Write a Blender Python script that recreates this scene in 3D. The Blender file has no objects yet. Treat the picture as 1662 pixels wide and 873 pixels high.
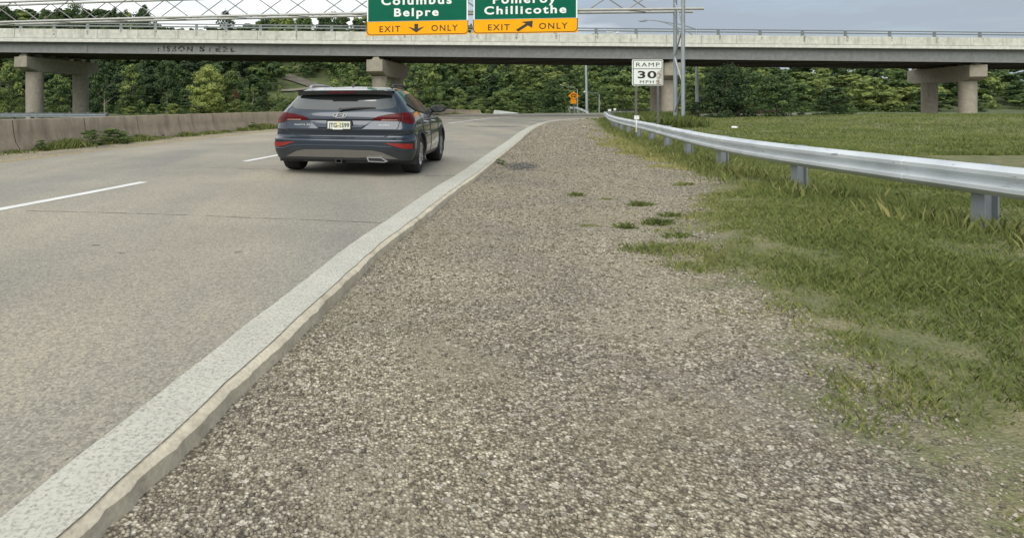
import bpy, bmesh, math, random
import numpy as np
from mathutils import Vector
from mathutils.geometry import delaunay_2d_cdt
R = math.radians
C = bpy.context.scene.collection
rng = np.random.default_rng(7)
random.seed(7)

# ------------------------------------------------------------------ camera, sky, sun, exposure
EYE, F, HX, HY = 1.32, 1000.0, 600.0, 170.0        # eye height; focal length, level axis (all in photo pixels of 1662 x 873)
sc = bpy.context.scene
cam = bpy.data.objects.new('camera', bpy.data.cameras.new('camera'))
C.objects.link(cam); sc.camera = cam
cam.location = (0, 0, EYE); cam.rotation_euler = (R(90), 0, 0)
cam.data.sensor_width = 36; cam.data.sensor_fit = 'HORIZONTAL'
cam.data.lens = 36 * F / 1662
cam.data.shift_x = (831 - HX) / 1662
cam.data.shift_y = -(436.5 - HY) / 1662
cam.data.clip_start = 0.1; cam.data.clip_end = 6000

SUN_EL, SUN_AZ = 41, -164                           # azimuth measured from +Y towards +X
w = bpy.data.worlds.new('World'); sc.world = w; w.use_nodes = True
nt = w.node_tree; N = nt.nodes; L = nt.links
for n in list(N): N.remove(n)
out = N.new('ShaderNodeOutputWorld'); bg = N.new('ShaderNodeBackground'); bg.inputs[1].default_value = 0.10
sky = N.new('ShaderNodeTexSky'); sky.sky_type = 'NISHITA'; sky.sun_disc = False
sky.sun_elevation = R(SUN_EL); sky.sun_rotation = R(SUN_AZ); sky.air_density = 1.0; sky.dust_density = 1.5
tc = N.new('ShaderNodeTexCoord'); sep = N.new('ShaderNodeSeparateXYZ'); L.new(tc.outputs['Generated'], sep.inputs[0])
def math_node(op, a, b=None, tree=None):
    m = (tree or nt).nodes.new('ShaderNodeMath'); m.operation = op
    for i, v in enumerate((a, b)):
        if v is None: continue
        if isinstance(v, (int, float)): m.inputs[i].default_value = v
        else: (tree or nt).links.new(v, m.inputs[i])
    return m.outputs[0]
zz = math_node('ADD', math_node('MAXIMUM', sep.outputs[2], 0.0), 0.10)
px_ = math_node('DIVIDE', sep.outputs[0], zz); py_ = math_node('DIVIDE', sep.outputs[1], zz)
cmb = N.new('ShaderNodeCombineXYZ'); L.new(px_, cmb.inputs[0]); L.new(py_, cmb.inputs[1])
n1 = N.new('ShaderNodeTexNoise'); n1.inputs['Scale'].default_value = 0.55; n1.inputs['Detail'].default_value = 8; n1.inputs['Roughness'].default_value = 0.55
n2 = N.new('ShaderNodeTexNoise'); n2.inputs['Scale'].default_value = 0.9; n2.inputs['Detail'].default_value = 6
L.new(cmb.outputs[0], n1.inputs['Vector']); L.new(cmb.outputs[0], n2.inputs['Vector'])
n2.noise_dimensions = '4D'; n2.inputs['W'].default_value = 3.0
cov = N.new('ShaderNodeValToRGB'); cov.color_ramp.elements[0].position = 0.30; cov.color_ramp.elements[1].position = 0.52
cov.color_ramp.elements[0].color = (0.45, 0.45, 0.45, 1); cov.color_ramp.elements[1].color = (1, 1, 1, 1)
L.new(n1.outputs[0], cov.inputs[0])
bright = N.new('ShaderNodeValToRGB')
bright.color_ramp.elements[0].position = 0.30; bright.color_ramp.elements[0].color = (2.9, 3.35, 3.9, 1)
bright.color_ramp.elements[1].position = 0.58; bright.color_ramp.elements[1].color = (8.3, 8.5, 8.4, 1)
# heavier cloud to the right of the view: the cloud deck itself is thicker there
shade = math_node('SUBTRACT', n2.outputs[0], math_node('MULTIPLY', math_node('SUBTRACT', sep.outputs[0], 0.02), 0.62))
L.new(shade, bright.inputs[0])
mx = N.new('ShaderNodeMix'); mx.data_type = 'RGBA'
L.new(cov.outputs[0], mx.inputs[0]); L.new(sky.outputs[0], mx.inputs[6]); L.new(bright.outputs[0], mx.inputs[7])
L.new(mx.outputs[2], bg.inputs[0]); L.new(bg.outputs[0], out.inputs[0])

sun = bpy.data.objects.new('sun', bpy.data.lights.new('sun', 'SUN')); C.objects.link(sun)
sun.data.energy = 1.5; sun.data.angle = R(50); sun.data.color = (1.0, 0.95, 0.87)
_el, _az = R(SUN_EL), R(SUN_AZ)
sun.rotation_euler = Vector((math.sin(_az) * math.cos(_el), math.cos(_az) * math.cos(_el), math.sin(_el))).to_track_quat('Z', 'Y').to_euler()
vs = sc.view_settings; vs.view_transform = 'Standard'; vs.look = 'None'; vs.gamma = 1; vs.use_curve_mapping = False
vs.exposure = 0.55
sc.cycles.max_bounces = 6; sc.cycles.transparent_max_bounces = 8

# ------------------------------------------------------------------ helpers
def P(x, y, d):                                     # photo pixel at distance d -> world point
    return np.array(((x - HX) * d / F, d, EYE + (HY - y) * d / F))
def tag(o, label=None, cat=None, group=None, kind=None):
    if label: o['label'] = label
    if cat: o['category'] = cat
    if group: o['group'] = group
    if kind: o['kind'] = kind
    return o
def empty(name, loc, rz=0, label=None, cat=None, group=None):
    o = bpy.data.objects.new(name, None); C.objects.link(o)
    o.location = loc; o.rotation_euler = (0, 0, rz); o.empty_display_size = 0.3
    return tag(o, label, cat, group)
class MB:
    def __init__(s): s.v = []; s.f = []
    def add(s, verts, faces):
        k = len(s.v); s.v += [tuple(map(float, p)) for p in verts]; s.f += [tuple(k + i for i in f) for f in faces]; return s
    def box(s, x0, x1, y0, y1, z0, z1):
        return s.add([(x0,y0,z0),(x1,y0,z0),(x1,y1,z0),(x0,y1,z0),(x0,y0,z1),(x1,y0,z1),(x1,y1,z1),(x0,y1,z1)],
              [(0,3,2,1),(4,5,6,7),(0,1,5,4),(1,2,6,5),(2,3,7,6),(3,0,4,7)])
    def bar(s, a, b, w, h):                         # rectangular bar from a to b, w sideways, h up
        a = Vector(a); b = Vector(b); t = (b - a).normalized()
        up = Vector((0, 0, 1)) if abs(t.z) < 0.95 else Vector((0, 1, 0))
        u = t.cross(up).normalized() * (w / 2); v = u.cross(t).normalized() * (h / 2)
        c = [a-u-v, a+u-v, a+u+v, a-u+v, b-u-v, b+u-v, b+u+v, b-u+v]
        return s.add(c, [(3,2,1,0),(4,5,6,7),(0,1,5,4),(1,2,6,5),(2,3,7,6),(3,0,4,7)])
    def tube(s, pts, r, n=10, cap=True):
        pts = [Vector(p) for p in pts]; m = len(pts)
        rs = r if isinstance(r, (list, tuple)) else [r] * m
        k = len(s.v); up = None
        for i, p in enumerate(pts):
            t = (pts[min(i+1, m-1)] - pts[max(i-1, 0)]).normalized()
            if up is None or abs(up.dot(t)) > 0.99: up = Vector((0, 0, 1)) if abs(t.z) < 0.9 else Vector((1, 0, 0))
            u = t.cross(up).normalized(); v = u.cross(t).normalized(); up = v
            for j in range(n):
                a = 2 * math.pi * j / n; q = p + (u * math.cos(a) + v * math.sin(a)) * rs[i]; s.v.append(tuple(q))
        for i in range(m - 1):
            for j in range(n):
                a = k + i*n + j; b = k + i*n + (j+1) % n; s.f.append((a, b, b + n, a + n))
        if cap:
            s.f.append(tuple(k + j for j in range(n))[::-1]); s.f.append(tuple(k + (m-1)*n + j for j in range(n)))
        return s
    def prism(s, poly, y0, y1):                     # polygon in (x, z) pushed along y
        n = len(poly); k = len(s.v)
        s.v += [(p[0], y0, p[1]) for p in poly] + [(p[0], y1, p[1]) for p in poly]
        s.f.append(tuple(k + i for i in range(n))); s.f.append(tuple(k + n + i for i in range(n))[::-1])
        for i in range(n):
            j = (i + 1) % n; s.f.append((k + i, k + n + i, k + n + j, k + j))
        return s
    def sweep(s, prof, path, closed=True, caps=True, scale=None):  # profile (side, up) along path of (x, y, z); side = to the right
        path = [np.array(p, float) for p in path]; n = len(prof); m = len(path); k = len(s.v)
        for i, p in enumerate(path):
            t = path[min(i+1, m-1)] - path[max(i-1, 0)]; t = t[:2] / np.hypot(*t[:2]); r = np.array((t[1], -t[0]))
            sz = 1 if scale is None else scale[i]
            for a, b in prof: s.v.append((p[0] + r[0]*a, p[1] + r[1]*a, p[2] + b*sz))
        e = n if closed else n - 1
        for i in range(m - 1):
            for j in range(e):
                a = k + i*n + j; b = k + i*n + (j+1) % n; s.f.append((a, b, b + n, a + n))
        if caps and closed:
            s.f.append(tuple(k + j for j in range(n))[::-1]); s.f.append(tuple(k + (m-1)*n + j for j in range(n)))
        return s
    def build(s, name, mat, parent=None, origin=(0, 0, 0), smooth=False, bevel=0, loc=None):
        me = bpy.data.meshes.new(name)
        o_ = np.array(origin, float)
        me.from_pydata([tuple(np.array(p) - o_) for p in s.v], [], s.f)
        bm = bmesh.new(); bm.from_mesh(me); bmesh.ops.recalc_face_normals(bm, faces=bm.faces)
        if bevel: bmesh.ops.bevel(bm, geom=[e for e in bm.edges if e.is_manifold and e.calc_face_angle(0) > 0.6], offset=bevel, segments=2, affect='EDGES')
        bm.to_mesh(me); bm.free()
        if smooth:
            me.shade_smooth(); me.set_sharp_from_angle(angle=R(38))
        me.materials.append(mat)
        o = bpy.data.objects.new(name, me); C.objects.link(o)
        if parent: o.parent = parent
        if loc is not None: o.location = loc
        elif not parent: o.location = origin
        return o
def mesh_np(name, V, Fq, mat, tint=None, smooth=False, parent=None):   # big meshes from arrays
    me = bpy.data.meshes.new(name); k = Fq.shape[1]
    me.vertices.add(len(V)); me.vertices.foreach_set('co', np.ascontiguousarray(V, np.float32).ravel())
    me.loops.add(Fq.size); me.loops.foreach_set('vertex_index', np.ascontiguousarray(Fq, np.int32).ravel())
    me.polygons.add(len(Fq)); me.polygons.foreach_set('loop_start', np.arange(0, Fq.size, k, dtype=np.int32))
    if tint is not None:
        a = me.attributes.new('tint', 'FLOAT', 'POINT'); a.data.foreach_set('value', np.ascontiguousarray(tint, np.float32))
    me.update(calc_edges=True); me.validate()
    if smooth: me.shade_smooth()
    me.materials.append(mat)
    o = bpy.data.objects.new(name, me); C.objects.link(o)
    if parent: o.parent = parent
    return o
def cr(xs, ys, q):                                  # smooth interpolation through knots (monotone-safe Hermite)
    xs = np.asarray(xs, float); ys = np.asarray(ys, float); q = np.asarray(q, float)
    h = np.diff(xs); dl = np.diff(ys) / h; m = np.zeros_like(ys)
    m[0] = dl[0]; m[-1] = dl[-1]
    for i in range(1, len(xs) - 1):
        m[i] = 0 if dl[i-1]*dl[i] <= 0 else 2*dl[i-1]*dl[i]/(dl[i-1]+dl[i])
    i = np.clip(np.searchsorted(xs, q) - 1, 0, len(xs) - 2); t = (q - xs[i]) / h[i]
    lin_lo = q < xs[0]; lin_hi = q > xs[-1]; t = np.clip(t, 0, 1)
    r = (2*t**3-3*t**2+1)*ys[i] + (t**3-2*t**2+t)*h[i]*m[i] + (-2*t**3+3*t**2)*ys[i+1] + (t**3-t**2)*h[i]*m[i+1]
    r = np.where(lin_lo, ys[0] + (q - xs[0])*m[0], r); return np.where(lin_hi, ys[-1] + (q - xs[-1])*m[-1], r)

# value noise for scattering (2-D)
_perm = rng.random((256, 256))
def vnoise(x, y, s=1.0):
    x = np.asarray(x) * s + 1000; y = np.asarray(y) * s + 1000
    i = np.floor(x).astype(int); j = np.floor(y).astype(int); u = x - i; v = y - j; u = u*u*(3-2*u); v = v*v*(3-2*v)
    g = lambda a, b: _perm[a % 256, b % 256]
    return (g(i,j)*(1-u)+g(i+1,j)*u)*(1-v) + (g(i,j+1)*(1-u)+g(i+1,j+1)*u)*v
def fbm(x, y, s=1.0): return 0.5*vnoise(x,y,s)+0.3*vnoise(x,y,s*2.3)+0.2*vnoise(x,y,s*5.1)

# ------------------------------------------------------------------ materials
def newmat(name):
    m = bpy.data.materials.new(name); m.use_nodes = True
    return m, m.node_tree, m.node_tree.nodes['Principled BSDF']
def node(t, kind, **kw):
    n = t.nodes.new(kind)
    for k, v in kw.items():
        if k in n.inputs: n.inputs[k].default_value = v
        else: setattr(n, k, v)
    return n
def ramp(t, src, stops):
    r = t.nodes.new('ShaderNodeValToRGB'); e = r.color_ramp.elements
    while len(e) < len(stops): e.new(0.5)
    for el, (p, c) in zip(e, stops): el.position = p; el.color = (*c, 1) if len(c) == 3 else c
    t.links.new(src, r.inputs[0]); return r.outputs[0]
def mixc(t, fac, a, b, mode='MIX'):
    m = t.nodes.new('ShaderNodeMix'); m.data_type = 'RGBA'; m.blend_type = mode
    for i, v in ((0, fac), (6, a), (7, b)):
        if isinstance(v, (int, float)): m.inputs[i].default_value = v
        elif isinstance(v, tuple): m.inputs[i].default_value = (*v, 1)
        else: t.links.new(v, m.inputs[i])
    return m.outputs[2]
def coords(t, scale=(1, 1, 1)):
    c = t.nodes.new('ShaderNodeTexCoord'); mp = t.nodes.new('ShaderNodeMapping'); mp.inputs['Scale'].default_value = scale
    t.links.new(c.outputs['Object'], mp.inputs[0]); return mp.outputs[0]
def noise(t, scale, detail=5, vec=None, rough=0.55):
    n = node(t, 'ShaderNodeTexNoise', Scale=scale, Detail=detail, Roughness=rough)
    if vec is not None: t.links.new(vec, n.inputs['Vector'])
    return n.outputs[0]
def bump(t, bs, h, strength, dist=0.01):
    b = node(t, 'ShaderNodeBump', Strength=strength, Distance=dist); t.links.new(h, b.inputs['Height']); t.links.new(b.outputs[0], bs.inputs['Normal'])
def plain(name, col, rough=0.5, metal=0.0, vary=0.12, scale=3.0, coat=0.0, bmp=0.0, bscale=40):
    m, t, b = newmat(name); v = coords(t)
    f = noise(t, scale, 5, v)
    c0 = tuple(x*(1-vary) for x in col); c1 = tuple(min(1, x*(1+vary)) for x in col)
    t.links.new(ramp(t, f, [(0.3, c0), (0.7, c1)]), b.inputs['Base Color'])
    b.inputs['Roughness'].default_value = rough; b.inputs['Metallic'].default_value = metal
    b.inputs['Coat Weight'].default_value = coat; b.inputs['Coat Roughness'].default_value = 0.04
    if bmp: bump(t, b, noise(t, bscale, 3, v), bmp)
    return m
def streaked(name, col, dark, amount=0.5, rough=0.85, sx=1.2, sz=0.12, bmp=0.3):   # weathered concrete or steel with rain streaks
    m, t, b = newmat(name); v = coords(t); vs_ = coords(t, (sx, sx, sz))
    base = ramp(t, noise(t, 2.5, 8, v), [(0.3, tuple(x*0.82 for x in col)), (0.7, tuple(x*1.12 for x in col))])
    st = ramp(t, noise(t, 2.2, 6, vs_, 0.7), [(0.5, (0, 0, 0)), (0.72, (amount,)*3)])
    c = mixc(t, st, base, dark)
    fine = ramp(t, noise(t, 45, 4, v), [(0.35, (0.86,)*3), (0.65, (1.08,)*3)])
    t.links.new(mixc(t, 1.0, c, fine, 'MULTIPLY'), b.inputs['Base Color']); b.inputs['Roughness'].default_value = rough
    if bmp: bump(t, b, noise(t, 60, 4, v), bmp)
    return m
M = {}
M['parapet'] = streaked('parapet concrete', (0.66, 0.66, 0.58), (0.25, 0.24, 0.19), 0.55, sx=0.5, sz=0.05)
M['deck_edge'] = streaked('deck edge concrete', (0.72, 0.72, 0.66), (0.4, 0.4, 0.36), 0.25)
M['girder'] = streaked('grey painted steel', (0.24, 0.245, 0.24), (0.15, 0.15, 0.145), 0.4, 0.55, bmp=0)
M['patch'] = streaked('paler grey painted steel', (0.27, 0.275, 0.265), (0.2, 0.2, 0.19), 0.5, 0.55, bmp=0)
M['brown_girder'] = plain('rusty brown steel', (0.075, 0.062, 0.052), 0.8)
M['pier'] = streaked('pier concrete', (0.34, 0.31, 0.25), (0.22, 0.20, 0.16), 0.4)
M['barrier'] = streaked('stained barrier concrete', (0.40, 0.325, 0.235), (0.14, 0.112, 0.08), 0.75, sx=0.7, sz=0.1)
M['galv'] = plain('galvanised steel', (0.42, 0.46, 0.49), 0.42, 0.6, 0.15, 2.0)
M['galv_dull'] = plain('dull galvanised steel', (0.30, 0.33, 0.35), 0.55, 0.4, 0.12, 1.5)
M['rail_steel'] = plain('bridge rail steel', (0.22, 0.24, 0.24), 0.5, 0.3)
M['tube'] = plain('gantry tube steel', (0.46, 0.46, 0.43), 0.5, 0.35)
M['diag'] = plain('gantry brace steel', (0.24, 0.24, 0.23), 0.5, 0.35)
M['green'] = plain('green sign sheet', (0.0, 0.120, 0.068), 0.45, 0, 0.06, 1.2)
M['yellow'] = plain('amber sign sheet', (0.95, 0.42, 0.006), 0.45, 0, 0.04, 1.2)
M['white_sheet'] = plain('white sign sheet', (0.78, 0.82, 0.78), 0.45, 0, 0.04)
M['white_letter'] = plain('white lettering', (0.85, 0.88, 0.86), 0.5, 0, 0.02)
M['black_letter'] = plain('black lettering', (0.025, 0.02, 0.012), 0.5)
M['brown_letter'] = plain('dark brown lettering', (0.05, 0.025, 0.008), 0.5)
M['orange_sheet'] = plain('orange yellow sign sheet', (0.75, 0.26, 0.01), 0.5, 0, 0.05)
M['post_steel'] = plain('brown grey sign post', (0.15, 0.145, 0.13), 0.6, 0.4)
M['white_paint'] = plain('white painted', (0.75, 0.76, 0.74), 0.6)
M['bark'] = plain('tree bark', (0.11, 0.09, 0.07), 0.9, 0, 0.4, 3.0, bmp=0.5, bscale=8)
M['bark_pale'] = plain('pale tree bark', (0.26, 0.25, 0.21), 0.9, 0, 0.3, 3.0)
M['scrap'] = plain('dark scrap', (0.045, 0.045, 0.045), 0.8, 0, 0.4)
M['litter'] = plain('white litter', (0.75, 0.75, 0.72), 0.7)
M['brownwall'] = streaked('brown weathered wall', (0.085, 0.06, 0.042), (0.03, 0.022, 0.016), 0.7)

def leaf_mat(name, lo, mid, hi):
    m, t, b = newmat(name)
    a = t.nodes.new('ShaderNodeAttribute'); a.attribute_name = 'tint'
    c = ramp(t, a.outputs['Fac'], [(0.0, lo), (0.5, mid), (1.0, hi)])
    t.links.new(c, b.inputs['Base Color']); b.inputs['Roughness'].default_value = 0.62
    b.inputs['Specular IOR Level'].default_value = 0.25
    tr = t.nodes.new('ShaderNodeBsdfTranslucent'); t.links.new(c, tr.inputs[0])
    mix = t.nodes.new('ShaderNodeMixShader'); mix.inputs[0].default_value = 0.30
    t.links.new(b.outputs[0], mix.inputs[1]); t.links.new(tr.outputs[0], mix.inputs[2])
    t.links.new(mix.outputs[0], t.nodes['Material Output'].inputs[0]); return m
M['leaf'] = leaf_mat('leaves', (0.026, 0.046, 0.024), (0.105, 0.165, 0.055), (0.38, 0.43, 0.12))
M['leaf_red'] = leaf_mat('reddish leaves', (0.09, 0.035, 0.02), (0.16, 0.06, 0.035), (0.2, 0.1, 0.05))
M['blade'] = leaf_mat('grass blades', (0.075, 0.110, 0.030), (0.195, 0.235, 0.070), (0.42, 0.385, 0.16))

def road_mat():
    m, t, b = newmat('worn concrete road'); v = coords(t); vs_ = coords(t, (0.5, 0.07, 1))
    big = ramp(t, noise(t, 0.35, 6, v), [(0.35, (0.260, 0.247, 0.208)), (0.65, (0.338, 0.315, 0.258))])
    lane = ramp(t, noise(t, 1.0, 4, vs_), [(0.36, (0.82, 0.84, 0.88)), (0.62, (1.08, 1.04, 0.99))])
    c = mixc(t, 1.0, big, lane, 'MULTIPLY')
    vo = node(t, 'ShaderNodeTexVoronoi', Scale=70.0); t.links.new(v, vo.inputs['Vector'])
    sp = ramp(t, vo.outputs['Color'], [(0.12, (0.70,)*3), (0.5, (1.0,)*3), (0.9, (1.30, 1.28, 1.22))])
    c = mixc(t, 1.0, c, sp, 'MULTIPLY')
    g = ramp(t, noise(t, 90, 3, v), [(0.3, (0.72,)*3), (0.7, (1.30,)*3)])
    c = mixc(t, 1.0, c, g, 'MULTIPLY')
    st = ramp(t, noise(t, 3.1, 3, v), [(0.72, (0, 0, 0)), (0.80, (0.35,)*3)])
    c = mixc(t, st, c, (0.12, 0.115, 0.1))
    t.links.new(c, b.inputs['Base Color']); b.inputs['Roughness'].default_value = 0.85
    bump(t, b, noise(t, 120, 3, v), 0.35, 0.004); return m
M['road'] = road_mat()
def gravel_colour(t, v):
    vo = node(t, 'ShaderNodeTexVoronoi', Scale=72.0); t.links.new(v, vo.inputs['Vector'])
    sepc = t.nodes.new('ShaderNodeSeparateColor'); t.links.new(vo.outputs['Color'], sepc.inputs[0])
    st = ramp(t, sepc.outputs[0], [(0.0, (0.14, 0.120, 0.090)), (0.3, (0.31, 0.272, 0.208)), (0.68, (0.47, 0.42, 0.32)), (0.88, (0.64, 0.585, 0.455)), (1.0, (0.84, 0.79, 0.66))])
    edge = ramp(t, vo.outputs['Distance'], [(0.25, (1, 1, 1)), (0.75, (0.42, 0.40, 0.37))])
    c = mixc(t, 1.0, st, edge, 'MULTIPLY')
    big = ramp(t, noise(t, 0.55, 6, v), [(0.33, (0.66, 0.68, 0.72)), (0.6, (1.12, 1.10, 1.04))])
    c = mixc(t, 1.0, c, big, 'MULTIPLY')
    v2 = node(t, 'ShaderNodeTexVoronoi', Scale=26.0); t.links.new(v, v2.inputs['Vector'])     # scattered bigger stones
    s2 = t.nodes.new('ShaderNodeSeparateColor'); t.links.new(v2.outputs['Color'], s2.inputs[0])
    pick = math_node('MULTIPLY', math_node('GREATER_THAN', s2.outputs[1], 0.80, t), math_node('LESS_THAN', v2.outputs['Distance'], 0.42, t), t)
    c = mixc(t, pick, c, ramp(t, s2.outputs[0], [(0, (0.20, 0.18, 0.15)), (1, (0.60, 0.55, 0.45))]))
    fines = ramp(t, noise(t, 0.8, 8, v, 0.68), [(0.50, (0, 0, 0)), (0.68, (0.85,)*3)])
    dust = ramp(t, noise(t, 30, 5, v), [(0.3, (0.25, 0.22, 0.17)), (0.7, (0.42, 0.375, 0.29))])
    return mixc(t, fines, c, dust), vo.outputs['Distance']
def verge_mat():
    m, t, b = newmat('gravel and grass verge'); v = coords(t)
    a = t.nodes.new('ShaderNodeAttribute'); a.attribute_name = 'tint'       # metres into the grass
    gc, h = gravel_colour(t, v)
    nb = math_node('MULTIPLY', math_node('SUBTRACT', noise(t, 1.6, 8, v, 0.7), 0.5, t), 2.6, t)
    f = math_node('ADD', a.outputs['Fac'], nb, t)
    fac = ramp(t, f, [(0.0, (0, 0, 0)), (0.55, (1, 1, 1))])
    soil = ramp(t, noise(t, 2.5, 7, v), [(0.3, (0.11, 0.125, 0.045)), (0.52, (0.17, 0.175, 0.075)), (0.7, (0.27, 0.235, 0.135))])
    fine = ramp(t, noise(t, 60, 4, v), [(0.3, (0.6,)*3), (0.7, (1.35,)*3)])
    soil = mixc(t, 1.0, soil, fine, 'MULTIPLY')
    moss = ramp(t, noise(t, 0.42, 8, v, 0.65), [(0.50, (0, 0, 0)), (0.66, (0.42,)*3)]); gc = mixc(t, moss, gc, (0.25, 0.225, 0.115))
    t.links.new(mixc(t, fac, gc, soil), b.inputs['Base Color']); b.inputs['Roughness'].default_value = 0.95
    bump(t, b, h, 0.8, 0.012); return m
M['verge'] = verge_mat()
def gravel_mat():
    m, t, b = newmat('pale shoulder gravel'); v = coords(t); c, h = gravel_colour(t, v)
    weeds = ramp(t, noise(t, 1.3, 7, v, 0.7), [(0.56, (0, 0, 0)), (0.68, (0.8,)*3)])
    c = mixc(t, 1.0, c, (1.1, 1.07, 0.98), 'MULTIPLY')
    t.links.new(mixc(t, weeds, c, (0.085, 0.10, 0.04)), b.inputs['Base Color']); b.inputs['Roughness'].default_value = 0.95
    bump(t, b, h, 0.7, 0.012); return m
M['gravel'] = gravel_mat()
def ground_mat():
    m, t, b = newmat('rough grass ground'); v = coords(t)
    c = ramp(t, noise(t, 0.35, 9, v, 0.65), [(0.3, (0.05, 0.07, 0.024)), (0.55, (0.095, 0.12, 0.042)), (0.72, (0.17, 0.175, 0.075))])
    f = ramp(t, noise(t, 6, 6, v), [(0.3, (0.6,)*3), (0.7, (1.3,)*3)])
    t.links.new(mixc(t, 1.0, c, f, 'MULTIPLY'), b.inputs['Base Color']); b.inputs['Roughness'].default_value = 1; return m
M['ground'] = ground_mat()
M['path'] = plain('pale dirt road', (0.135, 0.122, 0.10), 0.95, 0, 0.25, 0.5)
def worn_paint(name, col, lo, hi, scale=14):
    m, t, b = newmat(name); v = coords(t)
    f = ramp(t, noise(t, scale, 8, v, 0.75), [(lo, (0, 0, 0)), (hi, (1, 1, 1))])
    n = ramp(t, noise(t, 2, 4, v), [(0.3, tuple(x*0.85 for x in col)), (0.7, col)])
    t.links.new(n, b.inputs['Base Color']); b.inputs['Roughness'].default_value = 0.7
    tr = t.nodes.new('ShaderNodeBsdfTransparent'); mix = t.nodes.new('ShaderNodeMixShader')
    t.links.new(f, mix.inputs[0]); t.links.new(tr.outputs[0], mix.inputs[1]); t.links.new(b.outputs[0], mix.inputs[2])
    t.links.new(mix.outputs[0], t.nodes['Material Output'].inputs[0]); return m
M['white_line'] = worn_paint('worn white road paint', (0.57, 0.56, 0.48), 0.22, 0.52, 60)
M['dash_line'] = worn_paint('white road paint', (0.78, 0.78, 0.75), 0.28, 0.40, 12)
M['yellow_line'] = worn_paint('faded yellow road paint', (0.46, 0.33, 0.13), 0.34, 0.55, 9)
M['worn_letter'] = worn_paint('worn black stencil paint', (0.03, 0.03, 0.03), 0.47, 0.55, 3)
M['crack'] = worn_paint('dark road joint', (0.09, 0.083, 0.07), 0.40, 0.56, 5)
M['stain'] = worn_paint('dark patch on road', (0.10, 0.098, 0.095), 0.40, 0.62, 3)
M['slab'] = streaked('slab edge concrete', (0.62, 0.56, 0.43), (0.24, 0.20, 0.14), 0.6, sx=2, sz=2)

# ------------------------------------------------------------------ lettering
def glyphs(body, bold=0.0, spacing=1.0, depth=0.02):
    cu = bpy.data.curves.new('t', 'FONT'); cu.body = body; cu.size = 1; cu.offset = bold; cu.space_character = spacing; cu.extrude = depth
    cu.resolution_u = 4
    o = bpy.data.objects.new('t', cu); C.objects.link(o)
    dg = bpy.context.evaluated_depsgraph_get(); dg.update()
    me = bpy.data.meshes.new_from_object(o.evaluated_get(dg))
    V = np.array([v.co[:] for v in me.vertices]); Fs = [tuple(p.vertices) for p in me.polygons]
    bpy.data.objects.remove(o); bpy.data.curves.remove(cu); bpy.data.meshes.remove(me); return V, Fs
CAP = glyphs('H')[0][:, 1].max()
def text_to(mb, body, x0, x1, z0, cap, y, thick=0.012, bold=0.02, spacing=1.1):   # text in the (x, z) plane at y, facing -y
    V, Fs = glyphs(body, bold, spacing)
    xs = (V[:, 0] - V[:, 0].min()) / (V[:, 0].max() - V[:, 0].min()) * (x1 - x0) + x0
    zs = V[:, 1] / CAP * cap + z0
    ys = y - (V[:, 2] - V[:, 2].min()) / max(1e-9, V[:, 2].max() - V[:, 2].min()) * thick
    mb.add(np.stack([xs, ys, zs], 1), Fs); return mb
def rrect(x0, x1, z0, z1, r, n=5):
    p = []
    for cx, cz, a0 in ((x1-r, z1-r, 0), (x0+r, z1-r, 90), (x0+r, z0+r, 180), (x1-r, z0+r, 270)):
        for k in range(n + 1):
            a = R(a0 + 90*k/n); p.append((cx + r*math.cos(a), cz + r*math.sin(a)))
    return p
def ring(mb, outer, inner, y0, y1):                 # frame between two matching loops in (x, z)
    n = len(outer); k = len(mb.v)
    for loop in (outer, inner):
        for yy in (y0, y1): mb.v += [(a, yy, b) for a, b in loop]
    for i in range(n):
        j = (i + 1) % n; O0, O1, I0, I1 = k, k+n, k+2*n, k+3*n
        mb.f += [(O0+i, O0+j, I0+j, I0+i), (O1+j, O1+i, I1+i, I1+j), (O0+j, O0+i, O1+i, O1+j), (I0+i, I0+j, I1+j, I1+i)]
    return mb

# ------------------------------------------------------------------ plan of the road
Yk = [-8, 0, 4.84, 5.67, 7.1, 9.53, 11.6, 15.9, 21.6, 30.3, 41.3, 48.9, 55, 57.6, 61.5]
Xk = [-3.5, -1.45, -0.19, 0.03, 0.49, 1.25, 1.95, 3.3, 5.1, 7.8, 11.5, 14.5, 17.7, 19.5, 24.0]
def edge_pts():                                     # right edge of the road slab
    ys = np.concatenate([np.linspace(-8, 20, 60), np.linspace(20.5, 57.6, 60)]); p = [(float(cr(Yk, Xk, y)), float(y)) for y in ys]
    return p + [(21.5, 59.7), (24.5, 61.8), (29, 64.0), (36, 66), (46, 67.4), (60, 68), (90, 68)]
def left_pts():                                     # left edge of the road slab, just outside the yellow line
    k = [(-8,-13.6),(0,-11.6),(8,-9.95),(14,-8.65),(19,-7.68),(23,-6.85),(31,-4.85),(45,-0.6),(60,4.5),(75,9.6),(82,13.6)]
    ys = np.linspace(-8, 82, 120)
    return [(float(cr([a for a, b in k], [b for a, b in k], y)), float(y)) for y in ys] + [(17, 85.3), (21.5, 88), (27, 90.2), (36, 92), (46, 92.8), (60, 93), (90, 93)]
def resample(p, n):
    p = np.array(p, float); d = np.r_[0, np.cumsum(np.hypot(*np.diff(p, axis=0).T))]; s = np.linspace(0, d[-1], n)
    return np.stack([np.interp(s, d, p[:, 0]), np.interp(s, d, p[:, 1])], 1)
def offset_path(p, o):                              # to the right of travel when o > 0
    p = np.array(p, float); t = np.gradient(p, axis=0); t /= np.hypot(t[:, 0], t[:, 1])[:, None]
    return p + np.stack([t[:, 1], -t[:, 0]], 1) * o
ER = np.array(edge_pts()); EL = np.array(left_pts())
def ridge(X): return cr([-400, -120, -75, -62, -48, -28, 0, 40, 80, 130, 300, 700], [25, 25, 23, 15, 18, 21, 21, 17, 13, 10, 8, 6], X)
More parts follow.
